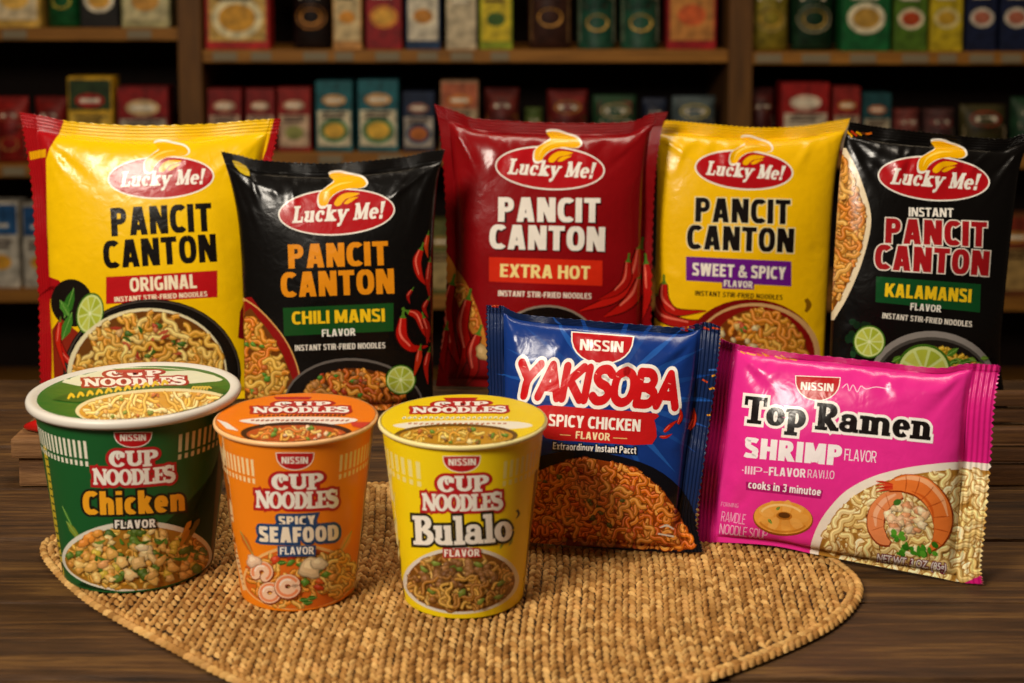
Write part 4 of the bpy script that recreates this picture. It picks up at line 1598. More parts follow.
A.chunks(ell_pts(742, 336, 24, 14, -10, 30), 12, (2.6, 4.5), ['4f8a2a', 'd9b46a', 'c2502a', 'e6cf9a'], 4)
A.flush('food_picture')

# ---- red pouch, centre
P = Pouch('noodle_pouch', 'glossy dark red noodle pouch with an orange-red banner reading EXTRA HOT', 'noodle pouch', G5,
          (545, 388), 0, 9,
          left=[(434, 105), (440, 135), (445, 200), (446, 300), (436, 387)], right=[(668, 113), (660, 140), (654, 200), (651, 330), (653, 387)],
          top=[(434, 105), (458, 113), (480, 120), (560, 124), (628, 123), (650, 115), (668, 113)], bottom=[(436, 387), (545, 389), (653, 387)],
          depth=.026, film='86090f', seal=(.05, .05, .05, .03), z0=TABLE_Z, seed=8, serr=(.0005, .0004), creases=22)
oval_logo(P, 550, 168, 55, 22, 3)
A = P.art()
for t_, a_, b_, h_ in (('PANCIT', (498, 221.6), (600, 222.6), 24.5), ('CANTON', (489, 248.8), (604.7, 251.6), 24.5)):
    A.text(t_, (a_[0] + 1.2, a_[1] + 1.4), (b_[0] + 1.2, b_[1] + 1.4), h_, '3a0507', .06)
    A.text(t_, a_, b_, h_, 'efe6da', .045)
A.flush('title_lettering')
A = P.art()
banner(A, [(489, 257), (602.4, 260.6), (602.4, 286), (489, 281.5)], 'd32a12')
b_ = A.flush('flavour_banner')
A.text('EXTRA HOT', (500, 277), (590, 279.4), 13.2, 'f7dd8e', .035)
A.text('INSTANT STIR-FRIED NOODLES', (498, 296), (591.5, 299), 5.6, 'f0e2d0', .03, space=1.06)
A.flush('banner_lettering', b_)
A = P.art()
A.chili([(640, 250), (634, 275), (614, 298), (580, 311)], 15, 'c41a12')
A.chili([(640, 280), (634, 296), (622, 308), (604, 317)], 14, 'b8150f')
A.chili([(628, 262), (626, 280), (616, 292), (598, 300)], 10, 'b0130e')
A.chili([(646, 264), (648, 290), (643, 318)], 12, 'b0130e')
A.flush('chili_picture')
A.poly([(444, 250), (456, 268), (470, 290), (484, 330), (486, 350), (470, 330), (452, 290), (445, 275)], 'c77b2a', 2)
A.noodles([(447, 262), (458, 275), (476, 305), (484, 345), (468, 320), (452, 290)], 16, 3, HOT, 41)
A.chili([(452, 285), (446, 310), (452, 345), (462, 372)], 13, 'a5120d')
A.chili([(468, 300), (462, 325), (466, 350), (456, 380)], 13, 'b0150d')
A.chili([(478, 335), (472, 352), (474, 370), (466, 385)], 12, 'a5120d')
A.chili([(446, 330), (442, 352), (444, 372)], 10, '960f0b')
A.chunk(482, 352, 8, 'c9a468', random.Random(2))
A.flush('noodle_picture')
A.ell(548, 348, 52, 43, '8f7f70', 3)
A.ell(548, 349, 50.5, 42, '120b09', 3)
A.flush('food_picture')

# ---- black pouch, far right
P = Pouch('noodle_pouch', 'black noodle pouch with dark red title and a green banner reading KALAMANSI', 'noodle pouch', G5,
          (925, 424), -3, 10,
          left=[(850, 123), (843, 150), (838, 200), (832, 300), (827, 423)], right=[(1040, 129), (1022, 160), (1013, 215), (1003, 310), (1001, 370), (1011, 424)],
          top=[(850, 123), (885, 129), (930, 134), (1000, 140), (1020, 136), (1040, 129)], bottom=[(827, 423), (925, 425), (1011, 424)],
          depth=.024, film='0b0908', seal=(0, 0, .045, .03), z0=TABLE_Z, seed=21, serr=(0, .0004), creases=20)
oval_logo(P, 934, 178.5, 56.5, 22.5, 4)
A = P.art()
A.text('INSTANT', (909, 216.3), (953.6, 217.2), 9, WHT, .03)
A.text('PANCIT', (885, 243), (986, 247), 25, 'a3161c', .05, outline=[(1.1, 'ece2d4')])
A.text('CANTON', (874, 269), (988.5, 276), 25, 'a3161c', .05, outline=[(1.1, 'ece2d4')])
A.flush('title_lettering')
A = P.art()
banner(A, [(876, 276.4), (981, 284.3), (979.7, 312.4), (875.3, 302)], '0f4a22')
b_ = A.flush('flavour_banner')
A.text('KALAMANSI', (884.4, 296.4), (971, 302.6), 13.4, 'f3c81c', .04)
A.text('FLAVOR', (910, 309.8), (941, 312.4), 7, WHT, .03)
A.text('INSTANT STIR-FRIED NOODLES', (882, 318.2), (971.5, 327), 5.6, 'e6ded0', .03, space=1.06)
A.flush('banner_lettering', b_)
A = P.art()
for k, c in enumerate(('e8a80a', 'c23a12', 'e8a80a', '5a2a10', 'd86a12')):
    A.line([(846 + k * 5, 130 + k), (852 + k * 5, 137 - k)], 2.2, c, 0)
A.flush('corner_print')
lens = smooth_line([(846, 148), (858, 172), (869, 205), (870.5, 228), (862, 262), (848, 296), (834, 320)], 6)
edge = np.array([(825, 320), (828, 148)])
A.poly(np.concatenate([lens, edge]), 'ecd9b4', 0, 6)
lens2 = smooth_line([(842, 153), (853, 177), (864, 207), (865.5, 228), (857, 259), (844, 291), (832, 312)], 6)
reg = np.concatenate([lens2, [(826, 312), (830, 153)]])
A.poly(reg, '7a4210', 0, 6)
A.noodles(reg, 110, 3.6, ['dc8a2a', 'e09a3a', 'd27c20', 'e8aa50'], 9)
A.flush('noodle_picture')
rn = random.Random(4)
for k in range(16):
    x, y = 848 + rn.uniform(0, 20), 318 + rn.uniform(0, 38)
    A.ell(x, y, rn.uniform(3, 5), rn.uniform(3, 5), rn.choice(['11301a', '1a4020', '0d2714']), 0, 7)
A.flush('herb_picture')
A.ell(932.6, 381, 63, 50, '8d8680', 4)
A.ell(932.6, 383.5, 59, 46.5, '4a4540', 4)
A.ell(933, 386, 57, 46, '1c1714', 4)
m = ell_pts(936, 388, 50, 42, 4, 40)
A.noodles(m, 110, 3.4, ['d9ac28', 'c8981e', 'e4bd40'], 12)
for k in range(9):
    A.leaf(948 + k * 4, 366 - (k % 3) * 4, 956 + k * 4, 358 + (k % 4) * 3, 5, ['4f7a22', '3f6a1c', '6a8a2a'][k % 3])
A.leaf(946, 356, 958, 348, 7, '4f7a22')
A.leaf(958, 364, 972, 360, 7, '3f6a1c')
A.leaf(892, 362, 902, 356, 6, '4f7a22')
A.lime(923.5, 371, 27.5, 27, 5)
A.flush('bowl_picture')
A.lime(869.4, 341.8, 16, 16.5, 0)
A.flush('food_picture')

# ---- black pouch with orange title, in front of its neighbours
P = Pouch('noodle_pouch', 'black noodle pouch with orange title and a green banner reading CHILI MANSI', 'noodle pouch', G5,
          (338, 411), 0, 9,
          left=[(221, 152), (231, 185), (239, 230), (243, 300), (245, 410)], right=[(445, 150), (438, 180), (434, 230), (433, 300), (433, 409)],
          top=[(221, 152), (240, 156), (262, 161), (330, 164), (400, 158), (425, 153), (445, 150)], bottom=[(245, 410), (338, 412), (433, 410)],
          depth=.026, film='0c0a09', seal=(0, 0, .05, .03), z0=TABLE_Z, seed=5, serr=(0, .0004), creases=22)
oval_logo(P, 336.7, 212, 58.5, 23.5, -3)
A = P.art()
A.text('PANCIT', (288.5, 268.6), (388.6, 265), 24, 'e08a12', .045)
A.text('CANTON', (281, 297.5), (394.5, 293.5), 25, 'e08a12', .045)
A.flush('title_lettering')
A = P.art()
banner(A, [(283, 308), (393.5, 303), (393.5, 331), (284, 336)], '164a1c')
b_ = A.flush('flavour_banner')
A.text('CHILI MANSI', (292, 324.6), (385, 321.4), 13, 'f2c21a', .035)
A.text('FLAVOR', (322, 336.8), (355.5, 335.4), 7.2, WHT, .03)
A.text('INSTANT STIR-FRIED NOODLES', (295, 351), (385.5, 348), 5.8, 'ece4d6', .03, space=1.06)
A.flush('banner_lettering', b_)
A = P.art()
A.poly([(232, 160), (246, 166), (250, 176), (240, 172)], 'c8a81a', 2)
A.line([(288, 160), (310, 162), (330, 161.5)], [.6, 2, .6], 'caa02a', 3)
A.flush('corner_print')
tri = [(243, 298), (262, 312), (284, 338), (297, 366), (302, 395), (243, 400)]
A.poly(tri, '8f120f', 2)
A.line([(243, 298), (262, 312), (284, 338), (297, 366), (301, 392)], 1.4, 'd8a25a', 5)
reg = [(245, 312), (258, 318), (276, 342), (288, 368), (292, 394), (244, 400)]
A.poly(reg, '6e3a10', 2)
A.noodles(reg, 70, 3.4, ORN[:2] + HOT[:2], 19)
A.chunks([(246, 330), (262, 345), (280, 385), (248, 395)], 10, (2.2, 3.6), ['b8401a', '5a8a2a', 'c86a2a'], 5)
A.flush('noodle_picture')
A.ell(354, 405, 70, 47, '6a625c', 3)
A.ell(354, 406, 68.5, 45.5, '17110e', 3)
m = ell_pts(354, 406, 54, 38, 0, 40)
A.poly(m, '5a2c0e', 0, 6)
A.noodles(m, 90, 3.4, HOT + ['c98a3a'], 23)
A.chunks(ell_pts(350, 384, 40, 12, 2, 24), 16, (2.2, 3.6), ['b23a1a', '4f8a2a', 'c98a4a', '8a5a2a'], 7)
A.lime(401, 379.5, 15, 15, 0)
A.flush('bowl_picture')
for p_, w_, c_ in (([(428, 235), (426, 246), (428, 258)], 5, 'c03a10'), ([(421, 250), (417, 262), (420, 276), (427, 286)], 9, 'b41a0e'), ([(430, 262), (428, 280), (430, 300)], 6, 'a8160d'),
                   ([(409, 312), (418, 316), (424, 330), (430, 342)], 9, 'b01a0d'), ([(403, 318), (402, 336), (412, 348), (428, 346)], 12, 'b8150d'), ([(424, 318), (428, 330), (427, 344)], 7, 'a3150d'),
                   ([(420, 350), (418, 362), (414, 376)], 7, 'b52a10'), ([(429, 352), (426, 366), (428, 384)], 6, 'a8180e'), ([(412, 290), (408, 296), (410, 304)], 4, '8f120c'), ([(428, 300), (424, 308), (428, 318)], 5, '99140c')):
    A.chili(p_, w_, c_)
A.flush('food_picture')


# ------------------------------------------------------------------ two flat packets in front on the right
def badge(A, x0, y0, x1, y1, xb, yb, tp0, tp1, th, wht=1.4, name=None):
    """half-round red badge with white letters"""
    a, b, c = np.array([x0, y0], float), np.array([x1, y1], float), np.array([xb, yb], float)
    m = (a + b) / 2

    def D(g):
        e = (b - a) / np.linalg.norm(b - a)
        a2, b2 = a - e * g, b + e * g
        dn = c - m
        L = np.linalg.norm(dn)
        dn = dn / L
        pts = [a2 - dn * g * .8, b2 - dn * g * .8]
        for t in np.linspace(0, math.pi, 15):
            pts.append(m + (b2 - a2) / 2 * math.cos(t) + dn * (L + g) * math.sin(t) ** .8)
        return pts
    A.poly(D(wht), WHT, 0, 4)
    A.poly(D(0), 'b8131a', 0, 4)
    e = A.flush('brand_badge')
    A.text('NISSIN', tp0, tp1, th, WHT, .03)
    A.flush('badge_lettering', e)


P = Pouch('noodle_packet', 'blue noodle packet reading YAKISOBA standing on the edge of the straw mat', 'noodle packet', 'flat noodle packets in front of the tall pouches',
          (600, 549), -8, 14,
          left=[(486, 305), (487, 350), (488, 400), (490, 470), (493, 541)], right=[(721, 327), (717, 370), (709, 425), (700, 490), (696, 522), (703, 552)],
          top=[(486, 305), (503, 306), (522, 314), (584, 320), (645, 325), (683, 327), (705, 322), (721, 327)], bottom=[(493, 541), (540, 543), (600, 548), (670, 552), (703, 552)],
          depth=.019, film='14357e', seal=(.075, .085, .03, .03), z0=0.0, seed=33, serr=(.0006, .0002), creases=20, seal_col='14264f', a=(.40, .36))
A = P.art()
for k, a in enumerate(np.linspace(-75, 255, 22)):
    r = math.radians(a)
    c = np.array([605, 395])
    d = np.array([math.cos(r), math.sin(r) * .9])
    n_ = np.array([-d[1], d[0]])
    A.poly([c + d * 18 - n_ * 1, c + d * 70 - n_ * 3, c + d * 112, c + d * 70 + n_ * 3, c + d * 18 + n_ * 1], ['1d4b98', '19428c', '2155a4'][k % 3], 0, 8)
A.flush('ray_print')
rn = random.Random(2)
for x, y in [(490 + rn.uniform(0, 40), 306 + rn.uniform(0, 5)) for k in range(12)] + [(660 + rn.uniform(0, 58), 325 + rn.uniform(-2, 4)) for k in range(16)] + [(705 + rn.uniform(-6, 8), 360 + rn.uniform(0, 60)) for k in range(6)]:
    A.line([(x, y), (x + rn.uniform(3, 8), y + rn.uniform(-1.5, 3))], 1.8, rn.choice(['c4461a', 'e0992a', '8a2450', '3a6ab4', 'b5201a']), 0)
A.flush('corner_pattern')
A = P.art()
badge(A, 572.4, 332.4, 633, 337, 600, 363, (579.5, 350), (623, 352.6), 11)
A = P.art()
for g, c in ((.115, 'f4efe8'), (0, 'cc151a')):
    A.strokes(*brush('YAKISOBA', .30, g), (515, 394.5), (677, 407), 32, c, .10)
for x, y in ((523, 366), (551, 369), (577, 371), (594, 373), (616, 376), (640, 379), (668, 383)):
    A.line([(x, y), (x + 3, y + 1.2)], [.6, 1.5, .6], 'f3a79a', 3)
A.flush('title_lettering')
A = P.art()
A.poly([(537, 406.5), (560, 406), (600, 409.5), (657, 413.5), (654, 420), (656, 428), (652, 444.5), (610, 443.5), (575, 441), (546, 438), (540, 424)], 'c21a1c', 2)
b_ = A.flush('flavour_banner')
A.text('SPICY CHICKEN', (548.5, 425.8), (640, 431.8), 12, 'f7f0e6', .035)
A.text('FLAVOR', (575.6, 438.4), (609.7, 440.8), 7.4, 'f6dfae', .03)
A.line([(560, 434.5), (571, 435.3)], .8, 'e8c27a', 0)
A.line([(613, 438), (627, 438.8)], .8, 'e8c27a', 0)
A.text('Extraordinuy Instant Pacct', (553, 449), (636, 454), 7, 'f4efe8', .03, outline=[(1.2, '0d1222')])
A.flush('banner_lettering', b_)
A = P.art()
A.poly([(488, 500), (520, 466), (545, 455), (585, 450), (640, 462), (672, 480), (690, 503), (697, 530), (699, 556), (488, 556)], '0d0c12', 3)
reg = smooth_line([(497, 545), (505, 512), (522, 484), (545, 468), (565, 462), (584, 458), (606, 461), (628, 466), (648, 478), (664, 493), (678, 512), (686, 530), (690, 549), (600, 546)], 4, True)
A.poly(reg, '963e0a', 0, 6)
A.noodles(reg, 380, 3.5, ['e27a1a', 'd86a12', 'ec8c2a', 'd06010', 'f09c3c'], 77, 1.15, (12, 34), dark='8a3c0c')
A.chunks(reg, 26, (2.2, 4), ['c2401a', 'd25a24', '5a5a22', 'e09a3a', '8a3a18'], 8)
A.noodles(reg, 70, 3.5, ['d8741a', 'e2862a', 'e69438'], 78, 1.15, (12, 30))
A.chunks(reg, 16, (1.8, 3.2), ['c2401a', 'd25a24', '6a6a2a', 'e8b05a', '8a3a18'], 18)
A.line([(660, 527), (667, 525), (674, 529)], [1, 2.4, 1], 'e8dcc8', 3)
A.line([(658, 533), (674, 536)], 1.6, 'e8dcc8', 0)
A.flush('noodle_picture')
A.chili([(664, 432), (670, 426), (678, 420)], 4.5, 'c2200f', False)
A.chili([(678, 424), (681, 416), (680, 408)], 4.5, 'c2200f', False)
A.chili([(689, 430), (694, 420), (694, 408)], 6, 'c8300f', False)
A.chili([(660, 437), (666, 437), (672, 434)], 3.5, 'c2200f', False)
A.flush('food_picture')

P = Pouch('noodle_packet', 'bright pink noodle packet with a shrimp bowl picture, leaning on the table', 'noodle packet', 'flat noodle packets in front of the tall pouches',
          (841, 566), -20.5, 13,
          left=[(720, 342), (713, 389), (706, 449), (699, 500), (697, 545)], right=[(1000, 369), (994, 409), (990.5, 460), (985, 528), (980.5, 567), (982, 588)],
          top=[(721, 342), (738, 348), (789, 356), (848, 362), (935, 371.5), (967, 367.5), (1000, 369)], bottom=[(697, 545), (769, 549), (820, 559), (927, 579), (959, 586), (982, 588)],
          depth=.020, film='e42d90', seal=(.07, .09, .03, .03), z0=TABLE_Z, seed=46, wob=.0008, serr=(.0008, .0002), creases=22, seal_col='d61f80', a=(.40, .36))
A = P.art()
rn = random.Random(6)
for k in range(14):
    x = 735 + rn.uniform(0, 60)
    A.line([(x, 351 + (x - 735) * .13 + rn.uniform(-2, 2)), (x + 5, 353 + (x - 735) * .13)], 1.5, rn.choice(['e09a3a', 'd8643a', 'e8b85a']), 0)
A.flush('corner_pattern')
A = P.art()
badge(A, 796, 376.2, 839.5, 378, 817, 400, (800.5, 389.6), (833, 391.6), 7.8, 1.0)
A = P.art()
A.line([(842, 388), (847, 384), (849, 391), (853, 385), (857, 392), (861, 386), (866, 389), (876, 387), (888, 389)], .9, 'f3c6dc', 4)
A.flush('script_line')
A = P.art()
A.slab('Top Ramen', (743, 422.5), (931, 440.5), 27, '17100f', W=.29, t=.14, sl=.14, outline=[(2.8, 'f6f0ea')], track=.02)
A.flush('title_lettering')
A = P.art()
A.text('SHRIMP', (744, 457.2), (841, 466), 20.5, 'f6eef0', .055)
A.text('FLAVOR', (843.8, 460.3), (876, 463), 11.5, 'f6e3ec', .0)
A.text('·IIIP-', (742, 473.6), (768, 475.4), 8, 'f3d3e2', .0)
A.text('FLAVOR', (769, 475.2), (805.5, 477.6), 8.6, 'f6e9f0', .03)
A.text('RAVIJ.O', (807.5, 477.6), (834, 479.2), 8.2, 'f3d3e2', .0)
A.poly([(746, 481.5), (823, 490.5), (821, 499), (746, 490)], 'a81268', 0, 6)
A.text('cooks in 3 minutoe', (748, 488), (820.5, 496), 8, 'f8eef2', .03)
A.text('RAMDLE', (720.8, 521), (745, 524.4), 10, 'f0a9cc', .0)
A.text('NOODLE SOUP', (719, 533.4), (767, 539.8), 10, 'f4b8d4', .0)
A.text('FORMING', (721, 506), (738, 508), 4.2, 'ee9cc4', .0)
A.flush('flavour_lettering')
A = P.art()
bowl = smooth_line([(809, 560), (812, 540), (822, 518), (840, 496), (857, 484), (876, 475.5), (896, 470), (915, 466.3), (940, 463.2), (963, 462), (990, 464)], 6)
A.poly(np.concatenate([bowl, [(996, 600), (960, 600), (900, 590), (809, 572)]]), 'efe4d6', 0, 6)
bowl2 = smooth_line([(818, 562), (820, 545), (829, 524), (846, 503), (862, 491), (880, 483), (900, 477), (918, 473.5), (942, 470.5), (963, 469.5), (992, 471)], 6)
reg = np.concatenate([bowl2, [(990, 590), (955, 590), (900, 582), (818, 566)]])
A.poly(reg, 'a9772c', 0, 6)
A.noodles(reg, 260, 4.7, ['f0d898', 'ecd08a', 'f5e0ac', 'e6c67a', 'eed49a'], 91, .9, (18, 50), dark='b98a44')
A.poly([(950, 596), (958, 586), (966, 582), (984, 574), (996, 570), (996, 600)], 'c4156f', 0, 6)
# shrimps, greens
A.line([(902, 494), (888, 500), (878, 512), (876, 527), (882, 539), (891, 544)], [10, 17, 19, 18, 14, 6], '8a3410', 6)
A.line([(902, 493), (888, 499), (878, 511), (876, 526), (882, 538), (890, 543)], [8, 15, 17, 16, 12, 4], 'e88a52', 6)
A.line([(896, 494), (884, 501), (876, 513), (876, 526)], [2, 5, 5, 1.5], 'f3b48a', 5)
for x, y, dx, dy in ((886, 494, 4, 13), (876, 503, 11, 9), (871, 516, 13, 4), (872, 530, 12, -4)):
    A.line([(x, y), (x + dx, y + dy)], [.4, 1.0, .4], 'c0602a', 0)
A.chunks(ell_pts(907, 520, 20, 18, 0, 30), 30, (3.4, 6), ['edcf9e', 'e6b888', 'ecc096', 'e09a68', 'f0d8ae'], 21)
A.line([(888, 487), (905, 483.5), (923, 488), (938, 503), (943.5, 522), (939, 540), (928, 551)], [10, 19, 23, 23, 21, 14, 4], '8a3008', 6)
A.line([(888, 486.5), (905, 483), (923, 487.5), (937.5, 503), (943, 522), (938.5, 539.5), (928, 550)], [8, 17, 21, 21, 19, 12, 3], 'e87a32', 6)
A.line([(895, 480), (910, 477.5), (927, 482), (942, 498), (948, 516)], [1.5, 4, 5, 4.4, 1], 'f6b07c', 6)
A.line([(912, 491), (924, 497), (932, 509), (934, 524)], [.8, 2.6, 2.6, .8], 'd05c1c', 6)
for x, y, dx, dy in ((906, 474, -1, 19), (920, 477, -6, 19), (934, 486, -13, 14), (944, 500, -17, 7), (950, 516, -18, 1), (949, 532, -16, -4), (942, 545, -11, -6)):
    A.line([(x, y), (x + dx * .5 + 1, y + dy * .5), (x + dx, y + dy)], [.5, 1.2, .5], 'b8501a', 3)
for q in range(4):
    A.line([(893, 485 + q), (884, 482 + q * 2.6), (876, 481 + q * 3.6)], [2.4, 2.2, .6], ['c8331a', 'd84a26', 'c02a14', 'd04020'][q], 3)
rn = random.Random(3)
for k in range(18):
    x, y = 893 + rn.uniform(0, 44), 549 + rn.uniform(-5, 5)
    A.ell(x, y, rn.uniform(2.5, 5), rn.uniform(1.6, 3), rn.choice(['3f8a1c', '2f6f16', '58a02a']), rn.uniform(0, 90), 8)
for k in range(7):
    A.ell(899 + rn.uniform(-5, 6), 536 + rn.uniform(-5, 5), rn.uniform(2.5, 4), rn.uniform(1.8, 3), rn.choice(['3f8a1c', '58a02a']), rn.uniform(0, 90), 8)
A.ell(897.5, 502, 4.2, 3.2, '3f6f24', -20, 10)
A.text('NET WT. 3 OZ. (85g)', (877, 561), (946, 571), 7.8, 'f8f0ea', .02, outline=[(.9, '7c1d3a')])
A.flush('bowl_picture')
# golden ring
A.ell(783, 518.6, 30, 17.5, '8f4a12', 5)
A.ell(783, 517.6, 29, 16.5, 'e29a3c', 5)
for a in range(0, 360, 40):
    q = ell_pts(783, 517, 18, 9.5, 5, 1, a, a + .1)[0]
    A.ell(q[0], q[1], 8, 4.6, ['e6a346', 'e9aa50'][a // 40 % 2], a, 14)
A.ring(782, 515.5, 21, 10.5, 2.2, 'f4ca80', 5, 190, 330, 24)
A.ring(783, 519.5, 24, 12.5, 2.0, 'c8802a', 5, 20, 160, 24)
A.ell(784, 516, 8, 4.2, 'b5701f', 5, 18)
A.ell(784, 515.5, 6, 3, '5f3610', 5, 16)
A.leaf(768, 519, 772, 524, 3, '6a7a22')
A.leaf(776, 510, 780, 507, 3, '5a7a22')
A.flush('food_picture')


# ------------------------------------------------------------------ the three cups
G3 = 'instant noodle cups at the front of the mat'


def cup_title(A, cup0, cup1, hc, noo0, noo1, hn, sagc=1.0, sagn=1.5):
    c = 'b3131c'
    A.strokes(*serif('CUP', .28, .14, .14, 2.8 / hc, -.02), cup0, cup1, hc, c, 0, sagc)
    A.strokes(*serif('NOODLES', .28, .14, .14, 2.8 / hn, -.11), noo0, noo1, hn, c, 0, sagn)
    A.slab('CUP', cup0, cup1, hc, WHT, .28, .14, .14, track=-.02, sag=sagc)
    A.slab('NOODLES', noo0, noo1, hn, WHT, .28, .14, .14, track=-.11, sag=sagn)


# ---- big green bowl cup, left
C = Cup('noodle_cup', 'large green paper noodle cup with white rim reading Chicken FLAVOR', -.2300, .8490, .1092, .0636, .0588, .0452, '125626', 'd8d2c6', .0572, '2c6a26', G3, foam=True)
A = C.art()
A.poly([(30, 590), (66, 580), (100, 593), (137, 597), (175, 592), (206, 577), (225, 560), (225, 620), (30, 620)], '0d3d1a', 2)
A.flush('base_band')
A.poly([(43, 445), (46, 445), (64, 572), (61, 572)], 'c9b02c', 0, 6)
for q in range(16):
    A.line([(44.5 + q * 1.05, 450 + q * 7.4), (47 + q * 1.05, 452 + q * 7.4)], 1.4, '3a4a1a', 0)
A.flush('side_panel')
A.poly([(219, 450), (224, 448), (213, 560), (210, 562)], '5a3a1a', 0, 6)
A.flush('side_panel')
A = C.art()
JS = (.80, .905, .755, .785)
bars(A, 43, 87.5, 14, JS, 'e8e2cc')
A.flush('stripe_band')
bars(A, 178, 226, 13, JS, 'cfc79a')
A.flush('stripe_band')
A = C.art()
badge(A, 114.5, 432.5, 151.5, 432.3, 133, 446.4, (120, 440.6), (146, 440.2), 6.4, .8)
A = C.art()
cup_title(A, (109, 466), (158, 464.5), 16, (93, 483.5), (175, 480), 16, .8, 2.2)
A.flush('title_lettering')
A = C.art()
A.leaf(62, 505, 74, 530, 3, '3f7a2a')
A.leaf(66, 520, 84, 545, 6, '7a8a2a')
A.poly(ell_pts(137, 556, 75, 36, -1, 60), 'ddd6c4', 0, 6)
br = ell_pts(137, 557.5, 72, 32, -1, 60)
A.poly(br, 'a5701c', 0, 6)
A.noodles(br, 60, 3, ['d9a63c', 'c98f2a', 'e2bb5c'], 3)
FOODC = ['e8bc6a', 'e2a94c', 'efcf88', 'd8923a', 'dda044', '5c7a26', '4a6a1f', 'e2a850', 'e8b85e', 'd4b83e']
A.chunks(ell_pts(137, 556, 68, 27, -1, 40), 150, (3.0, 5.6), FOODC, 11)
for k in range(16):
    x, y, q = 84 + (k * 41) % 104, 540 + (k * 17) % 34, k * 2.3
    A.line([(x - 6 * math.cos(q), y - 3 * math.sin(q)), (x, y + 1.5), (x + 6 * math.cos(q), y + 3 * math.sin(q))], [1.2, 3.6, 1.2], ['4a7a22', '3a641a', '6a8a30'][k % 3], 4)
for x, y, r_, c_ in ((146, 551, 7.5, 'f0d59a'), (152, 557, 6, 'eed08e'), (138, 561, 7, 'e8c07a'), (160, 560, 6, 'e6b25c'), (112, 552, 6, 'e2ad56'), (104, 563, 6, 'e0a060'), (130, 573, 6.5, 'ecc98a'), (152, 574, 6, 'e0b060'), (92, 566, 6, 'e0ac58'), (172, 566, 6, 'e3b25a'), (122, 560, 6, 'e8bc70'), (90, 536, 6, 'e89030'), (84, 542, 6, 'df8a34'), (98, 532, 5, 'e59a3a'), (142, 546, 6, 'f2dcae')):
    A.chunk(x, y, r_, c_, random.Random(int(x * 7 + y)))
for k, (x, y) in enumerate(((188, 524), (192, 530), (186, 533), (196, 522))):
    A.line([(x - 6, y + 12), (x, y), (x + 3, y - 4)], [3, 5, 1], ['c98a2a', '8a6a1c', 'b87a24', '6a5a1c'][k], 4)
A.flush('food_picture')
A = C.art()
A.text('Chicken', (83, 513.4), (185, 509.4), 23.5, 'f0a51e', .05, outline=[(2.2, '17120a')], sag=1.6)
A.text('FLAVOR', (115, 527.2), (155.5, 525.8), 8.4, WHT, .04, outline=[(1.4, '17120a')], sag=.5)
A.flush('flavour_lettering')
A = C.lid_art()
C.lid_disc(A, 1.0, '2a6a22')
A.poly([(60, 384), (78, 375), (110, 369), (150, 367.5), (196, 372), (222, 381), (205, 384), (150, 388), (100, 390)], 'dfe0c2', 2)
A.poly([(110, 369.5), (150, 368), (190, 371.3), (165, 372), (125, 372)], '4f8a30', 0)
A.slab('CUP', (105, 378.6), (160, 377.8), 6.6, WHT, .28, .14, .14, outline=[(1.5, 'a8131c')], track=.08)
A.slab('NOODLES', (82, 388.4), (184, 386.6), 8, WHT, .28, .14, .14, outline=[(1.5, 'a8131c')], track=-.02)
A.poly([(113, 371.3), (144, 370.6), (141, 374), (117, 374.3)], 'b3131a', 0)
A.poly([(50, 402), (90, 392), (160, 388), (214, 389), (226, 396), (200, 402), (110, 405)], '1f5a1c', 2)
rn = random.Random(9)
for k in range(11):
    x = 66 + k * 9.4
    y = 401.5 - k * 1.35
    A.line([(x, y), (x + 3, y - 4.6), (x + 6.5, y - 1.5)], [2, 3.4, 2.4], 'e6bf2c', 3)
for k in range(10):
    x = 112 + k * 4
    A.line([(x, 397.6 - k * .35), (x + 2.6, 396.4 - k * .35)], 1.4, 'e8e2c8', 0)
A.ell(152, 408.5, 78, 17, 'e8d8a4', -3, 50)
A.ell(152, 409.5, 74, 15, 'd89c38', -3, 50)
m = ell_pts(152, 409.5, 71, 14, -3, 50)
A.noodles(m, 60, 2.6, ['ecbc54', 'f2d07c', 'e4ac44', 'f4dc98'], 4, .5, (30, 80), dark='c08a34')
A.chunks(m, 26, (1.6, 3.2), ['e8a85a', 'efd08a', 'd87a3a', '8a9a3a', 'f0dca0'], 14)
for k in range(6):
    A.line([(190 + k * 3, 393), (192 + k * 3, 389.5), (195 + k * 3, 391.5)], 1.6, 'd9b84a', 3)
cut_disc(A, C)
A.flush('lid_print')

# ---- orange cup, middle
C = Cup('noodle_cup', 'orange paper noodle cup reading SPICY SEAFOOD between the other two cups', -.1263, .8135, .1035, .0478, .0456, .0338, 'f08412', 'f2bc80', .0466, 'ea7a10', G3)
A = C.art()
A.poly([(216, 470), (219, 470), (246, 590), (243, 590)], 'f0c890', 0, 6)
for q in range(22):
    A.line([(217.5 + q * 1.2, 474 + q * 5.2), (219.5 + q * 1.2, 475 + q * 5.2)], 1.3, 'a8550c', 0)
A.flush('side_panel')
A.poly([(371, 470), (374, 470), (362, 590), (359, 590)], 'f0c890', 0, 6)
A.flush('side_panel')
A.leaf(240, 530, 254, 556, 6, 'c9661c')
A.flush('leaf_print')
A.leaf(352, 530, 338, 556, 7, 'e8a04a')
A.flush('leaf_print')
A = C.art()
JS = (.80, .90, .755, .785)
bars(A, 219, 254.5, 11, JS, 'f7d9a0')
A.flush('stripe_band')
bars(A, 339, 373, 11, JS, 'f7d9a0')
A.flush('stripe_band')
A = C.art()
badge(A, 276.5, 453, 313.5, 453, 295, 469, (281.5, 463.2), (308, 463.2), 6.6, .8)
A = C.art()
cup_title(A, (271.5, 489), (323, 488), 16, (255.5, 506.6), (338, 505.5), 17, .8, 1.8)
A.flush('title_lettering')
A = C.art()
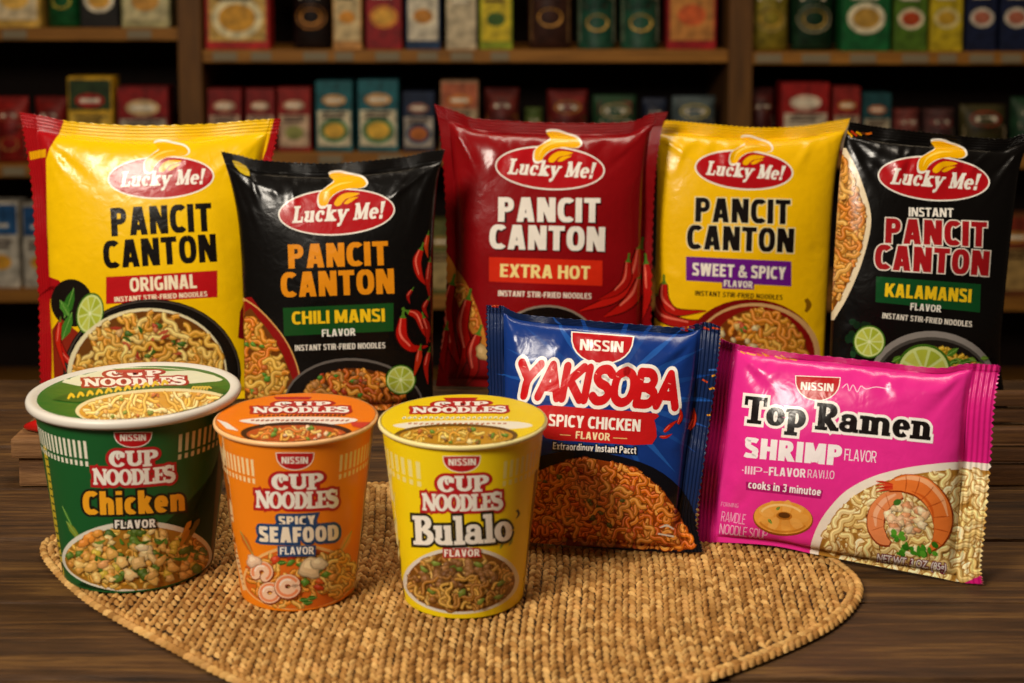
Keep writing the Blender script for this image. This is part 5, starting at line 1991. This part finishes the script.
A.poly(ell_pts(299, 577, 56, 33, -2, 50), 'f0b870', 0, 6)
br = ell_pts(299, 578, 54, 31, -2, 50)
A.poly(br, 'd8681a', 0, 6)
A.noodles(br, 60, 3, ['eaa23a', 'e08c24', 'f0b654'], 3, 1.0, (14, 36))
A.noodles(ell_pts(332, 572, 24, 24, 0, 30), 60, 3, ['f0b24a', 'e8a032', 'f4c468'], 5, 1.1, (14, 30))
A.chunks(ell_pts(292, 572, 44, 22, 0, 30), 26, (3, 5), ['e8a24a', 'd9601c', 'f0c880', 'c8401a', '5a8a2a'], 6)


def prawn_ring(cx, cy, r, a0=20, a1=330):
    p = ell_pts(cx, cy, r * .62, r * .58, 0, 24, a0, a1)
    A.put(ribbon(p + (.3, .8), r * .92, 1), '8a3414')
    A.put(ribbon(p, r * .80, 1), 'f0c6a4')
    A.put(ribbon(ell_pts(cx, cy, r * .80, r * .76, 0, 24, a0, a1), r * .22), 'e8895a')
    A.put(ribbon(ell_pts(cx - .4, cy - .6, r * .55, r * .5, 0, 16, 180, 300), r * .16), 'fae6d2')


prawn_ring(262, 571, 11, 150, 420)
prawn_ring(270, 592, 11, 10, 300)
prawn_ring(288, 585, 12.5)
A.chunk(311, 566, 12, 'f0d2a2', random.Random(4))
A.chunk(318, 562, 8, 'f4deb4', random.Random(5))
A.chunk(254, 560, 7, 'f0caa8', random.Random(8))
for x, y in ((304, 600), (312, 598), (308, 603), (282, 562)):
    A.leaf(x - 5, y, x + 5, y - 1, 5, '2f6a1c')
A.flush('food_picture')
A = C.art()
A.text('SPICY', (278.5, 524.6), (315.5, 523.6), 9.6, 'f6e6cc', .05, outline=[(2.6, '1c4472')], sag=.6)
A.text('SEAFOOD', (259, 540.6), (338.5, 538.8), 15.5, 'f6e6cc', .055, outline=[(2.8, '1c4472')], sag=1.6)
A.poly([(278, 544), (315.5, 543.5), (315, 554.5), (278.5, 555)], '1c4472', 0, 4)
A.text('FLAVOR', (280.5, 552.8), (313.5, 552.3), 7.6, 'f8f2e8', .03)
A.flush('flavour_lettering')
A = C.lid_art()
C.lid_disc(A, 1.0, 'ea7a10')
A.poly([(273, 397.4), (312, 397.4), (309, 400.4), (276, 400.4)], 'b3201a', 0)
A.slab('CUP', (274, 408.2), (330, 408.2), 5.4, WHT, .28, .14, .14, outline=[(1.3, 'b3201a')], track=.08)
A.slab('NOODLES', (252, 414.4), (348, 414.4), 6, WHT, .28, .14, .14, outline=[(1.3, 'b3201a')], track=-.02)
rn = random.Random(4)
for k in range(20):
    x = 258 + k * 4.4
    A.line([(x, 417.4 + rn.uniform(-.4, .4)), (x + 3, 416.6)], 1.5, '6a2a0c', 0)
A.poly([(238, 423), (262, 419.6), (300, 418.8), (348, 419.8), (356, 423), (330, 426.5), (270, 427)], 'f0e2d4', 3)
for k in range(20):
    x = 250 + k * 5
    A.line([(x, 422.6 + rn.uniform(-.5, .5)), (x + 3.4, 422)], 1.3, ['b8401a', '8a3a1c'][k % 2], 0)
A.poly([(216, 421), (226, 424), (238, 432), (226, 430)], 'e8e0d8', 0)
A.ell(296, 434.5, 56, 10.5, '3a1c10', 0, 44)
A.ell(296, 435.5, 50, 8.5, 'b8501c', 0, 44)
A.noodles(ell_pts(296, 435.5, 47, 7.5, 0, 40), 26, 2.0, ['e8a23a', 'd97a24', 'f0c06a'], 7, .8, (20, 50))
A.chunks(ell_pts(296, 435.5, 44, 6.5, 0, 40), 14, (1.6, 3), ['f0c8a0', 'd8602a', '6a8a2a'], 3)
A.poly([(350, 424), (372, 424), (366, 431), (352, 428)], 'c83a2a', 0)
cut_disc(A, C)
A.flush('lid_print')

# ---- yellow cup, right
C = Cup('noodle_cup', 'yellow paper noodle cup reading Bulalo, right of the orange cup', -.0284, .8060, .1045, .0492, .0470, .0354, 'f4d410', 'ecdc98', .0480, 'ecca12', G3)
A = C.art()
A.poly([(384, 545), (398, 560), (402, 600), (440, 618), (400, 622), (380, 600)], '8a5a14', 2)
A.flush('base_print')
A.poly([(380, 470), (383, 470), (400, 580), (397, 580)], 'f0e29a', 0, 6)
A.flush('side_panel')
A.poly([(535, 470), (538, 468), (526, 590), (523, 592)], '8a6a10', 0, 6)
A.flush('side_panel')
for x, y in ((504, 535), (509, 545), (500, 548)):
    A.leaf(x, y, x + 4, y - 8, 2.6, '8a8a14')
A.flush('leaf_print')
A = C.art()
bars(A, 384, 421, 10, JS, 'efe08a')
A.flush('stripe_band')
bars(A, 503, 537, 10, JS, 'e8d878')
A.flush('stripe_band')
A = C.art()
badge(A, 443.5, 456.5, 480, 456, 462, 471.4, (448.5, 465.2), (476, 464.8), 6.6, .8)
A = C.art()
cup_title(A, (437.5, 491), (488.5, 490), 16, (422, 509.2), (502.5, 507.8), 17, .8, 1.8)
A.flush('title_lettering')
A = C.art()
A.poly(ell_pts(461, 580, 58, 34, -1, 60), 'ded6c6', 0, 6)
br = ell_pts(461, 580.5, 54, 31, -1, 60)
A.poly(br, '7a4a14', 0, 6)
A.noodles(br, 70, 2.8, ['b07a2a', 'c08a34', '9a6420', 'caa050'], 3)
A.chunks(ell_pts(461, 583, 48, 22, 0, 30), 46, (2.6, 4.6), ['a8742c', '8a5a24', '6a7a2a', 'c29a4a', '7a4a20', '8a5a24'], 6)
A.chunks(ell_pts(459, 573, 38, 13, 0, 30), 70, (2.6, 5), ['85592f', '946538', '70461f', 'a0713e'], 16)
A.noodles(ell_pts(461, 590, 46, 18, 0, 30), 26, 2.4, ['b8842e', 'c8983e', 'a06a22'], 8)
for x, y in ((478, 563), (500, 582), (424, 568), (480, 600), (462, 591), (498, 596), (436, 562)):
    A.chunk(x, y, 4.4, '7a8a34', random.Random(int(x)), .6)
A.flush('food_picture')
A = C.art()
A.slab('Bulalo', (413.5, 543.6), (512.5, 539), 29, 'f3ece0', .27, .13, .14, outline=[(2.8, '1c1a0c')], track=.02, sag=2.2)
A.line([(517, 509), (519, 513), (516, 518)], [3, 2.4, .4], '1c1a0c', 3)
A.text('FLAVOR', (444.5, 555.2), (479.5, 554.6), 7.2, 'f8f0e6', .035, outline=[(1.4, 'b3201a')], sag=.4)
A.flush('flavour_lettering')
A = C.lid_art()
C.lid_disc(A, 1.0, 'ecca12')
A.poly([(443, 398.3), (478, 398), (475, 401.2), (446, 401.4)], 'b3201a', 0)
A.slab('CUP', (434, 408.4), (488, 408), 5.6, WHT, .28, .14, .14, outline=[(1.3, 'b3201a')], track=.08)
A.slab('NOODLES', (412, 414.6), (506, 414), 6, WHT, .28, .14, .14, outline=[(1.3, 'b3201a')], track=-.02)
for k in range(20):
    x = 402 + k * 5.4
    A.line([(x, 420 + rn.uniform(-.5, .5)), (x + 3.6, 418.8)], 2.0, 'f2ecd8', 0)
    A.line([(x + .6, 420 + rn.uniform(-.5, .5)), (x + 2.6, 419.4)], .8, '5a7a2a', 0)
A.poly([(392, 427), (420, 423), (470, 422), (520, 423.5), (532, 428), (500, 431), (420, 431)], 'eee4cc', 3)
for k in range(18):
    x = 408 + k * 5.6
    A.line([(x, 425.6 + rn.uniform(-.5, .5)), (x + 3.4, 425)], 1.2, 'b8602a', 0)
A.ell(456, 436.5, 62, 11, '6a4a14', 0, 44)
A.ell(456, 437, 57, 9, 'c08a24', 0, 44)
A.noodles(ell_pts(456, 437, 54, 8, 0, 40), 30, 2.0, ['e0b03a', 'd0962a', 'ecc860'], 7, .8, (20, 60))
A.chunks(ell_pts(456, 437, 50, 7, 0, 40), 18, (1.6, 3), ['8a5a2a', 'c8702a', '6a8a2a', 'e8d08a'], 3)
cut_disc(A, C)
A.flush('lid_print')


# ------------------------------------------------------------------ blurred stock on the shelves
ZL = [sz(y) for y in BOARDS['L']]
ZC = [sz(y) for y in BOARDS['C']]
ZR = [sz(y) for y in BOARDS['R']]
g = {k: v for k, v in (('L0', 'food packs on the upper left shelf'), ('L1', 'food packs on the middle left shelf'), ('L2', 'food packs on the lower left shelf'), ('C0', 'food packs on the upper centre shelf'),
                       ('C1', 'food packs on the middle centre shelf'), ('C2', 'food packs on the lower centre shelf'), ('R0', 'food packs on the upper right shelf'), ('R1', 'food packs on the middle right shelf'), ('R2', 'food packs on the lower right shelf'))}
ZB = {'L': ZL, 'C': ZC, 'R': ZR}
STOCK = [
    # shelf, kind, x0, x1, top, body, top panel, low panel, emblem, food, bowl, label
    ('L0', 'carton', -8, 43, -70, 'c8a046', 'c8b89a', 'd6c29a', 'a8281c', 'e0b050', None, 'cream and yellow food box at the left end of the upper left shelf'),
    ('L0', 'pouch', 46, 80, -60, '14552a', '14552a', None, 'd0b030', 'd8b83a', None, 'green pouch with a yellow mark on the upper left shelf'),
    ('L0', 'carton', 82, 121, -64, '1c1712', 'b0a48a', None, 'b09a7a', 'd09a3a', 'e0d4b8', 'black box with a white bowl picture on the upper left shelf'),
    ('L0', 'carton', 123, 172, -62, 'a8a070', '4a6a2a', 'c4b88a', 'c8b890', 'c08a3a', None, 'pale green and cream box beside the left upright on the upper shelf'),
    ('L1', 'pouch', -10, 24, 98, '8a1a16', None, 'a89a80', 'c05a3a', 'b07a3a', None, 'red pouch at the left end of the middle left shelf'),
    ('L1', 'pouch', 30, 64, 98, '741612', None, '8a5a44', '8a2a20', None, None, 'dull red pouch just left of the yellow box on the middle shelf'),
    ('L1', 'carton', 67, 113, 77, 'd0a020', '2a3a1c', 'd8b040', 'a82018', None, None, 'yellow box with a red emblem standing above the yellow pouch corner'),
    ('L1', 'carton', 116, 169, 87, '74100f', '8a1614', 'a89c88', 'c8a878', None, None, 'dark red box with a pale lower half by the left upright'),
    ('L2', 'carton', -22, 15, 202, 'b8b0a0', '1c4a78', 'b8b0a0', '3a6a98', 'c8902a', None, 'blue and white box at the left end of the lower left shelf'),
    ('L2', 'carton', 18, 52, 204, 'b0a898', '1a4470', 'b0a898', '34608c', 'c8902a', None, 'blue and white box half hidden by the yellow pouch edge'),
    ('C0', 'carton', 206, 271, -56, 'a8201a', 'c89a2a', 'c8a050', 'b02a1c', 'c8902a', 'e0d0a0', 'big red and yellow box with a bowl picture by the left upright'),
    ('C0', 'pouch', 292, 331, -60, '1c1210', '1c1210', None, 'b8a890', 'd08a34', 'c07a30', 'black pouch with an orange noodle picture on the upper centre shelf'),
    ('C0', 'carton', 333, 363, -58, 'c08a4a', '9a3a1c', 'c8b080', 'b8b0a0', 'd08a2a', None, 'tan and orange box on the upper centre shelf'),
    ('C0', 'carton', 366, 403, -60, '8a1418', '8a1418', None, 'a8b0b8', 'd8a03a', 'c87a2a', 'red box with a noodle bowl picture on the upper centre shelf'),
    ('C0', 'carton', 406, 441, -62, '1a3456', '1a3456', 'c8bea8', 'c8bea8', 'b87a2c', 'd8ccb0', 'navy and white box with a bowl on the upper centre shelf'),
    ('C0', 'carton', 446, 477, -50, 'c0b090', 'c0b090', None, 'b87a5a', None, None, 'plain cream box on the upper centre shelf'),
    ('C0', 'carton', 479, 513, -52, '8a9a1c', '6a8a1c', 'c8b020', 'd8c83a', '3a5a1c', None, 'yellow-green box on the upper centre shelf'),
    ('C0', 'pouch', 528, 572, -58, '3a2018', None, 'a87a44', 'b0a090', 'd0943a', None, 'brown pouch with a pale label on the upper centre shelf'),
    ('C0', 'can', 577, 617, -40, '1c4a38', 'b8b090', 'b8b090', 'b07a50', 'd0a040', None, 'dark green can with a cream band, left of its twin on the shelf'),
    ('C0', 'can', 620, 661, -40, '204e3a', 'b8b090', 'b8b090', 'b07a50', 'd8a83c', None, 'dark green can with a cream band, right of its twin on the shelf'),
    ('C0', 'carton', 666, 716, -66, '96181c', '96181c', 'b87a3a', 'c8a84a', 'c85a2a', None, 'red box with a yellow mark at the right end of the upper centre shelf'),
    ('C1', 'carton', 207, 242, 89, '7c1a18', '7c1a18', 'b89a80', 'c89a7a', None, None, 'red and cream box touching the left upright, middle centre shelf'),
    ('C1', 'carton', 245, 275, 89, '7c1a18', '7c1a18', 'b89a80', 'c89a7a', None, None, 'red and cream box above the right corner of the yellow ORIGINAL pouch'),
    ('C1', 'carton', 277, 311, 88, '8a1e18', '8a1e18', 'c0a284', 'c89a7a', '8a8a4a', None, 'red and cream box just left of the two teal boxes'),
    ('C1', 'carton', 315, 353, 81, '1c5a60', '1c5a60', 'd2c6a4', 'c0925a', 'd0a23a', '3a7a4a', 'teal and cream food box, the left one of the pair'),
    ('C1', 'carton', 357, 399, 80, '1c5c64', '1c5c64', 'd2c6a4', 'c0925a', 'd8aa3a', '3a7a4a', 'teal and cream food box, the right one of the pair'),
    ('C1', 'carton', 402, 435, 92, '16223a', '16223a', 'b0a698', '9a6a5a', 'b0622a', '1c3a5c', 'navy box right of the teal boxes on the middle shelf'),
    ('C1', 'carton', 440, 479, 81, 'a07a5a', 'a8593a', 'b09a78', 'c87a3a', None, None, 'tan and red box above the red pouch left corner'),
    ('C1', 'pouch', 484, 520, 89, '5a1a14', None, 'b07a34', '8a2a1a', 'c08a2a', None, 'maroon and yellow pouch behind the red pouch top edge'),
    ('C1', 'can', 524, 544, 109, '4a5a2a', None, None, 'a8a03a', None, None, 'small green can above the flame mark of the red pouch'),
    ('C1', 'pouch', 547, 589, 91, '6a1814', '8a1a16', '3a4a2a', 'a8701c', None, None, 'red pouch with a dark green lower part on the middle shelf'),
    ('C1', 'pouch', 593, 638, 96, '24442a', '8a1c16', None, 'b89a6a', None, None, 'green pouch with a red top on the middle shelf'),
    ('C1', 'pouch', 643, 669, 99, '1a2236', None, None, '8a7a6a', None, None, 'small navy pouch above the right corner of the red pouch'),
    ('C1', 'pouch', 673, 718, 97, '4a5658', None, '8a8474', 'c0a83a', None, None, 'grey pouch with a yellow mark beside the right upright'),
    ('C2', 'carton', 424, 458, 222, '5a5a2a', None, 'a08a5a', '9a7a3a', None, None, 'olive box seen in the gap between the black and red pouches'),
    ('R0', 'pouch', 747, 790, -58, '8a7a24', None, None, 'c8b060', 'd0a03a', 'c0a060', 'olive pouch with a noodle picture by the right upright'),
    ('R0', 'pouch', 792, 835, -58, '12301c', None, None, 'c0b080', 'c8a04a', 'd0c09a', 'very dark green pouch with a cream bowl on the upper right shelf'),
    ('R0', 'carton', 840, 889, -60, '125a2c', '125a2c', None, 'd0c050', 'b0883a', 'd8ccac', 'bright green box with a big white bowl on the upper right shelf'),
    ('R0', 'carton', 892, 926, -58, '4a6a1c', 'b8a02a', None, 'c85a2a', 'a8401c', 'd8c8a4', 'green and yellow box with a red food bowl on the upper right shelf'),
    ('R0', 'carton', 928, 961, -60, 'b8a01c', '7a8a1c', None, 'd0b83a', 'b8902a', 'd0c080', 'yellow box on the upper right shelf, left of the navy pair'),
    ('R0', 'carton', 964, 995, -62, '141c38', '141c38', None, 'c0a080', 'a8604a', 'd0c4b0', 'navy box with a round bowl picture, the left one of the pair'),
    ('R0', 'carton', 998, 1030, -62, '141c38', '141c38', None, 'c0a080', 'a8604a', 'd0c4b0', 'navy box with a round bowl picture, the right one of the pair'),
    ('R1', 'pouch', 747, 777, 89, '4a1612', None, '8a7a6a', '9a6a4a', None, None, 'maroon pouch right of the right upright on the middle shelf'),
    ('R1', 'carton', 781, 830, 83, '941a18', '941a18', 'c0b098', 'd0b8a0', None, None, 'large red and white box on the middle right shelf'),
    ('R1', 'carton', 833, 861, 87, '8a2420', '8a2420', 'b09a80', 'c88a4a', None, None, 'narrow red and cream box above the yellow pouch right corner'),
    ('R1', 'carton', 863, 892, 93, '1c4448', '1c4448', 'a89a80', 'b8704a', None, None, 'teal and cream box on the middle right shelf'),
    ('R1', 'can', 895, 924, 110, '7a3a34', None, 'b0a090', 'c08a7a', None, None, 'dull pink can next to the teal box on the middle right shelf'),
    ('R1', 'can', 927, 959, 110, '5a3a38', None, 'a8a090', 'a84a44', None, None, 'grey-pink can left of the yellow and red pouch'),
    ('R1', 'pouch', 964, 1012, 106, '3a3418', None, 'c0a884', 'a02a1c', None, None, 'yellow and red pouch above the right black pouch'),
    ('R1', 'pouch', 1015, 1050, 98, '1c3a24', None, None, '8a8a5a', None, None, 'dark green pouch at the right edge of the middle shelf'),
    ('R2', 'carton', 1000, 1040, 215, '6a3a1c', '7a2a18', 'a0804a', 'b8803a', None, None, 'brown and red box on the lower right shelf'),
]
for sh, kind, x0, x1, yt, body, top, low, em, food, bowl, label in STOCK:
    nm = {'carton': 'food_box', 'pouch': 'food_pouch', 'can': 'food_can'}[kind]
    shelf_item(nm, label, kind, x0 + .8, x1 - .8, yt, ZB[sh[0]][int(sh[1])], g[sh], body, top, low, em, food, bowl=bowl, depth=.07, bay=sh[0])
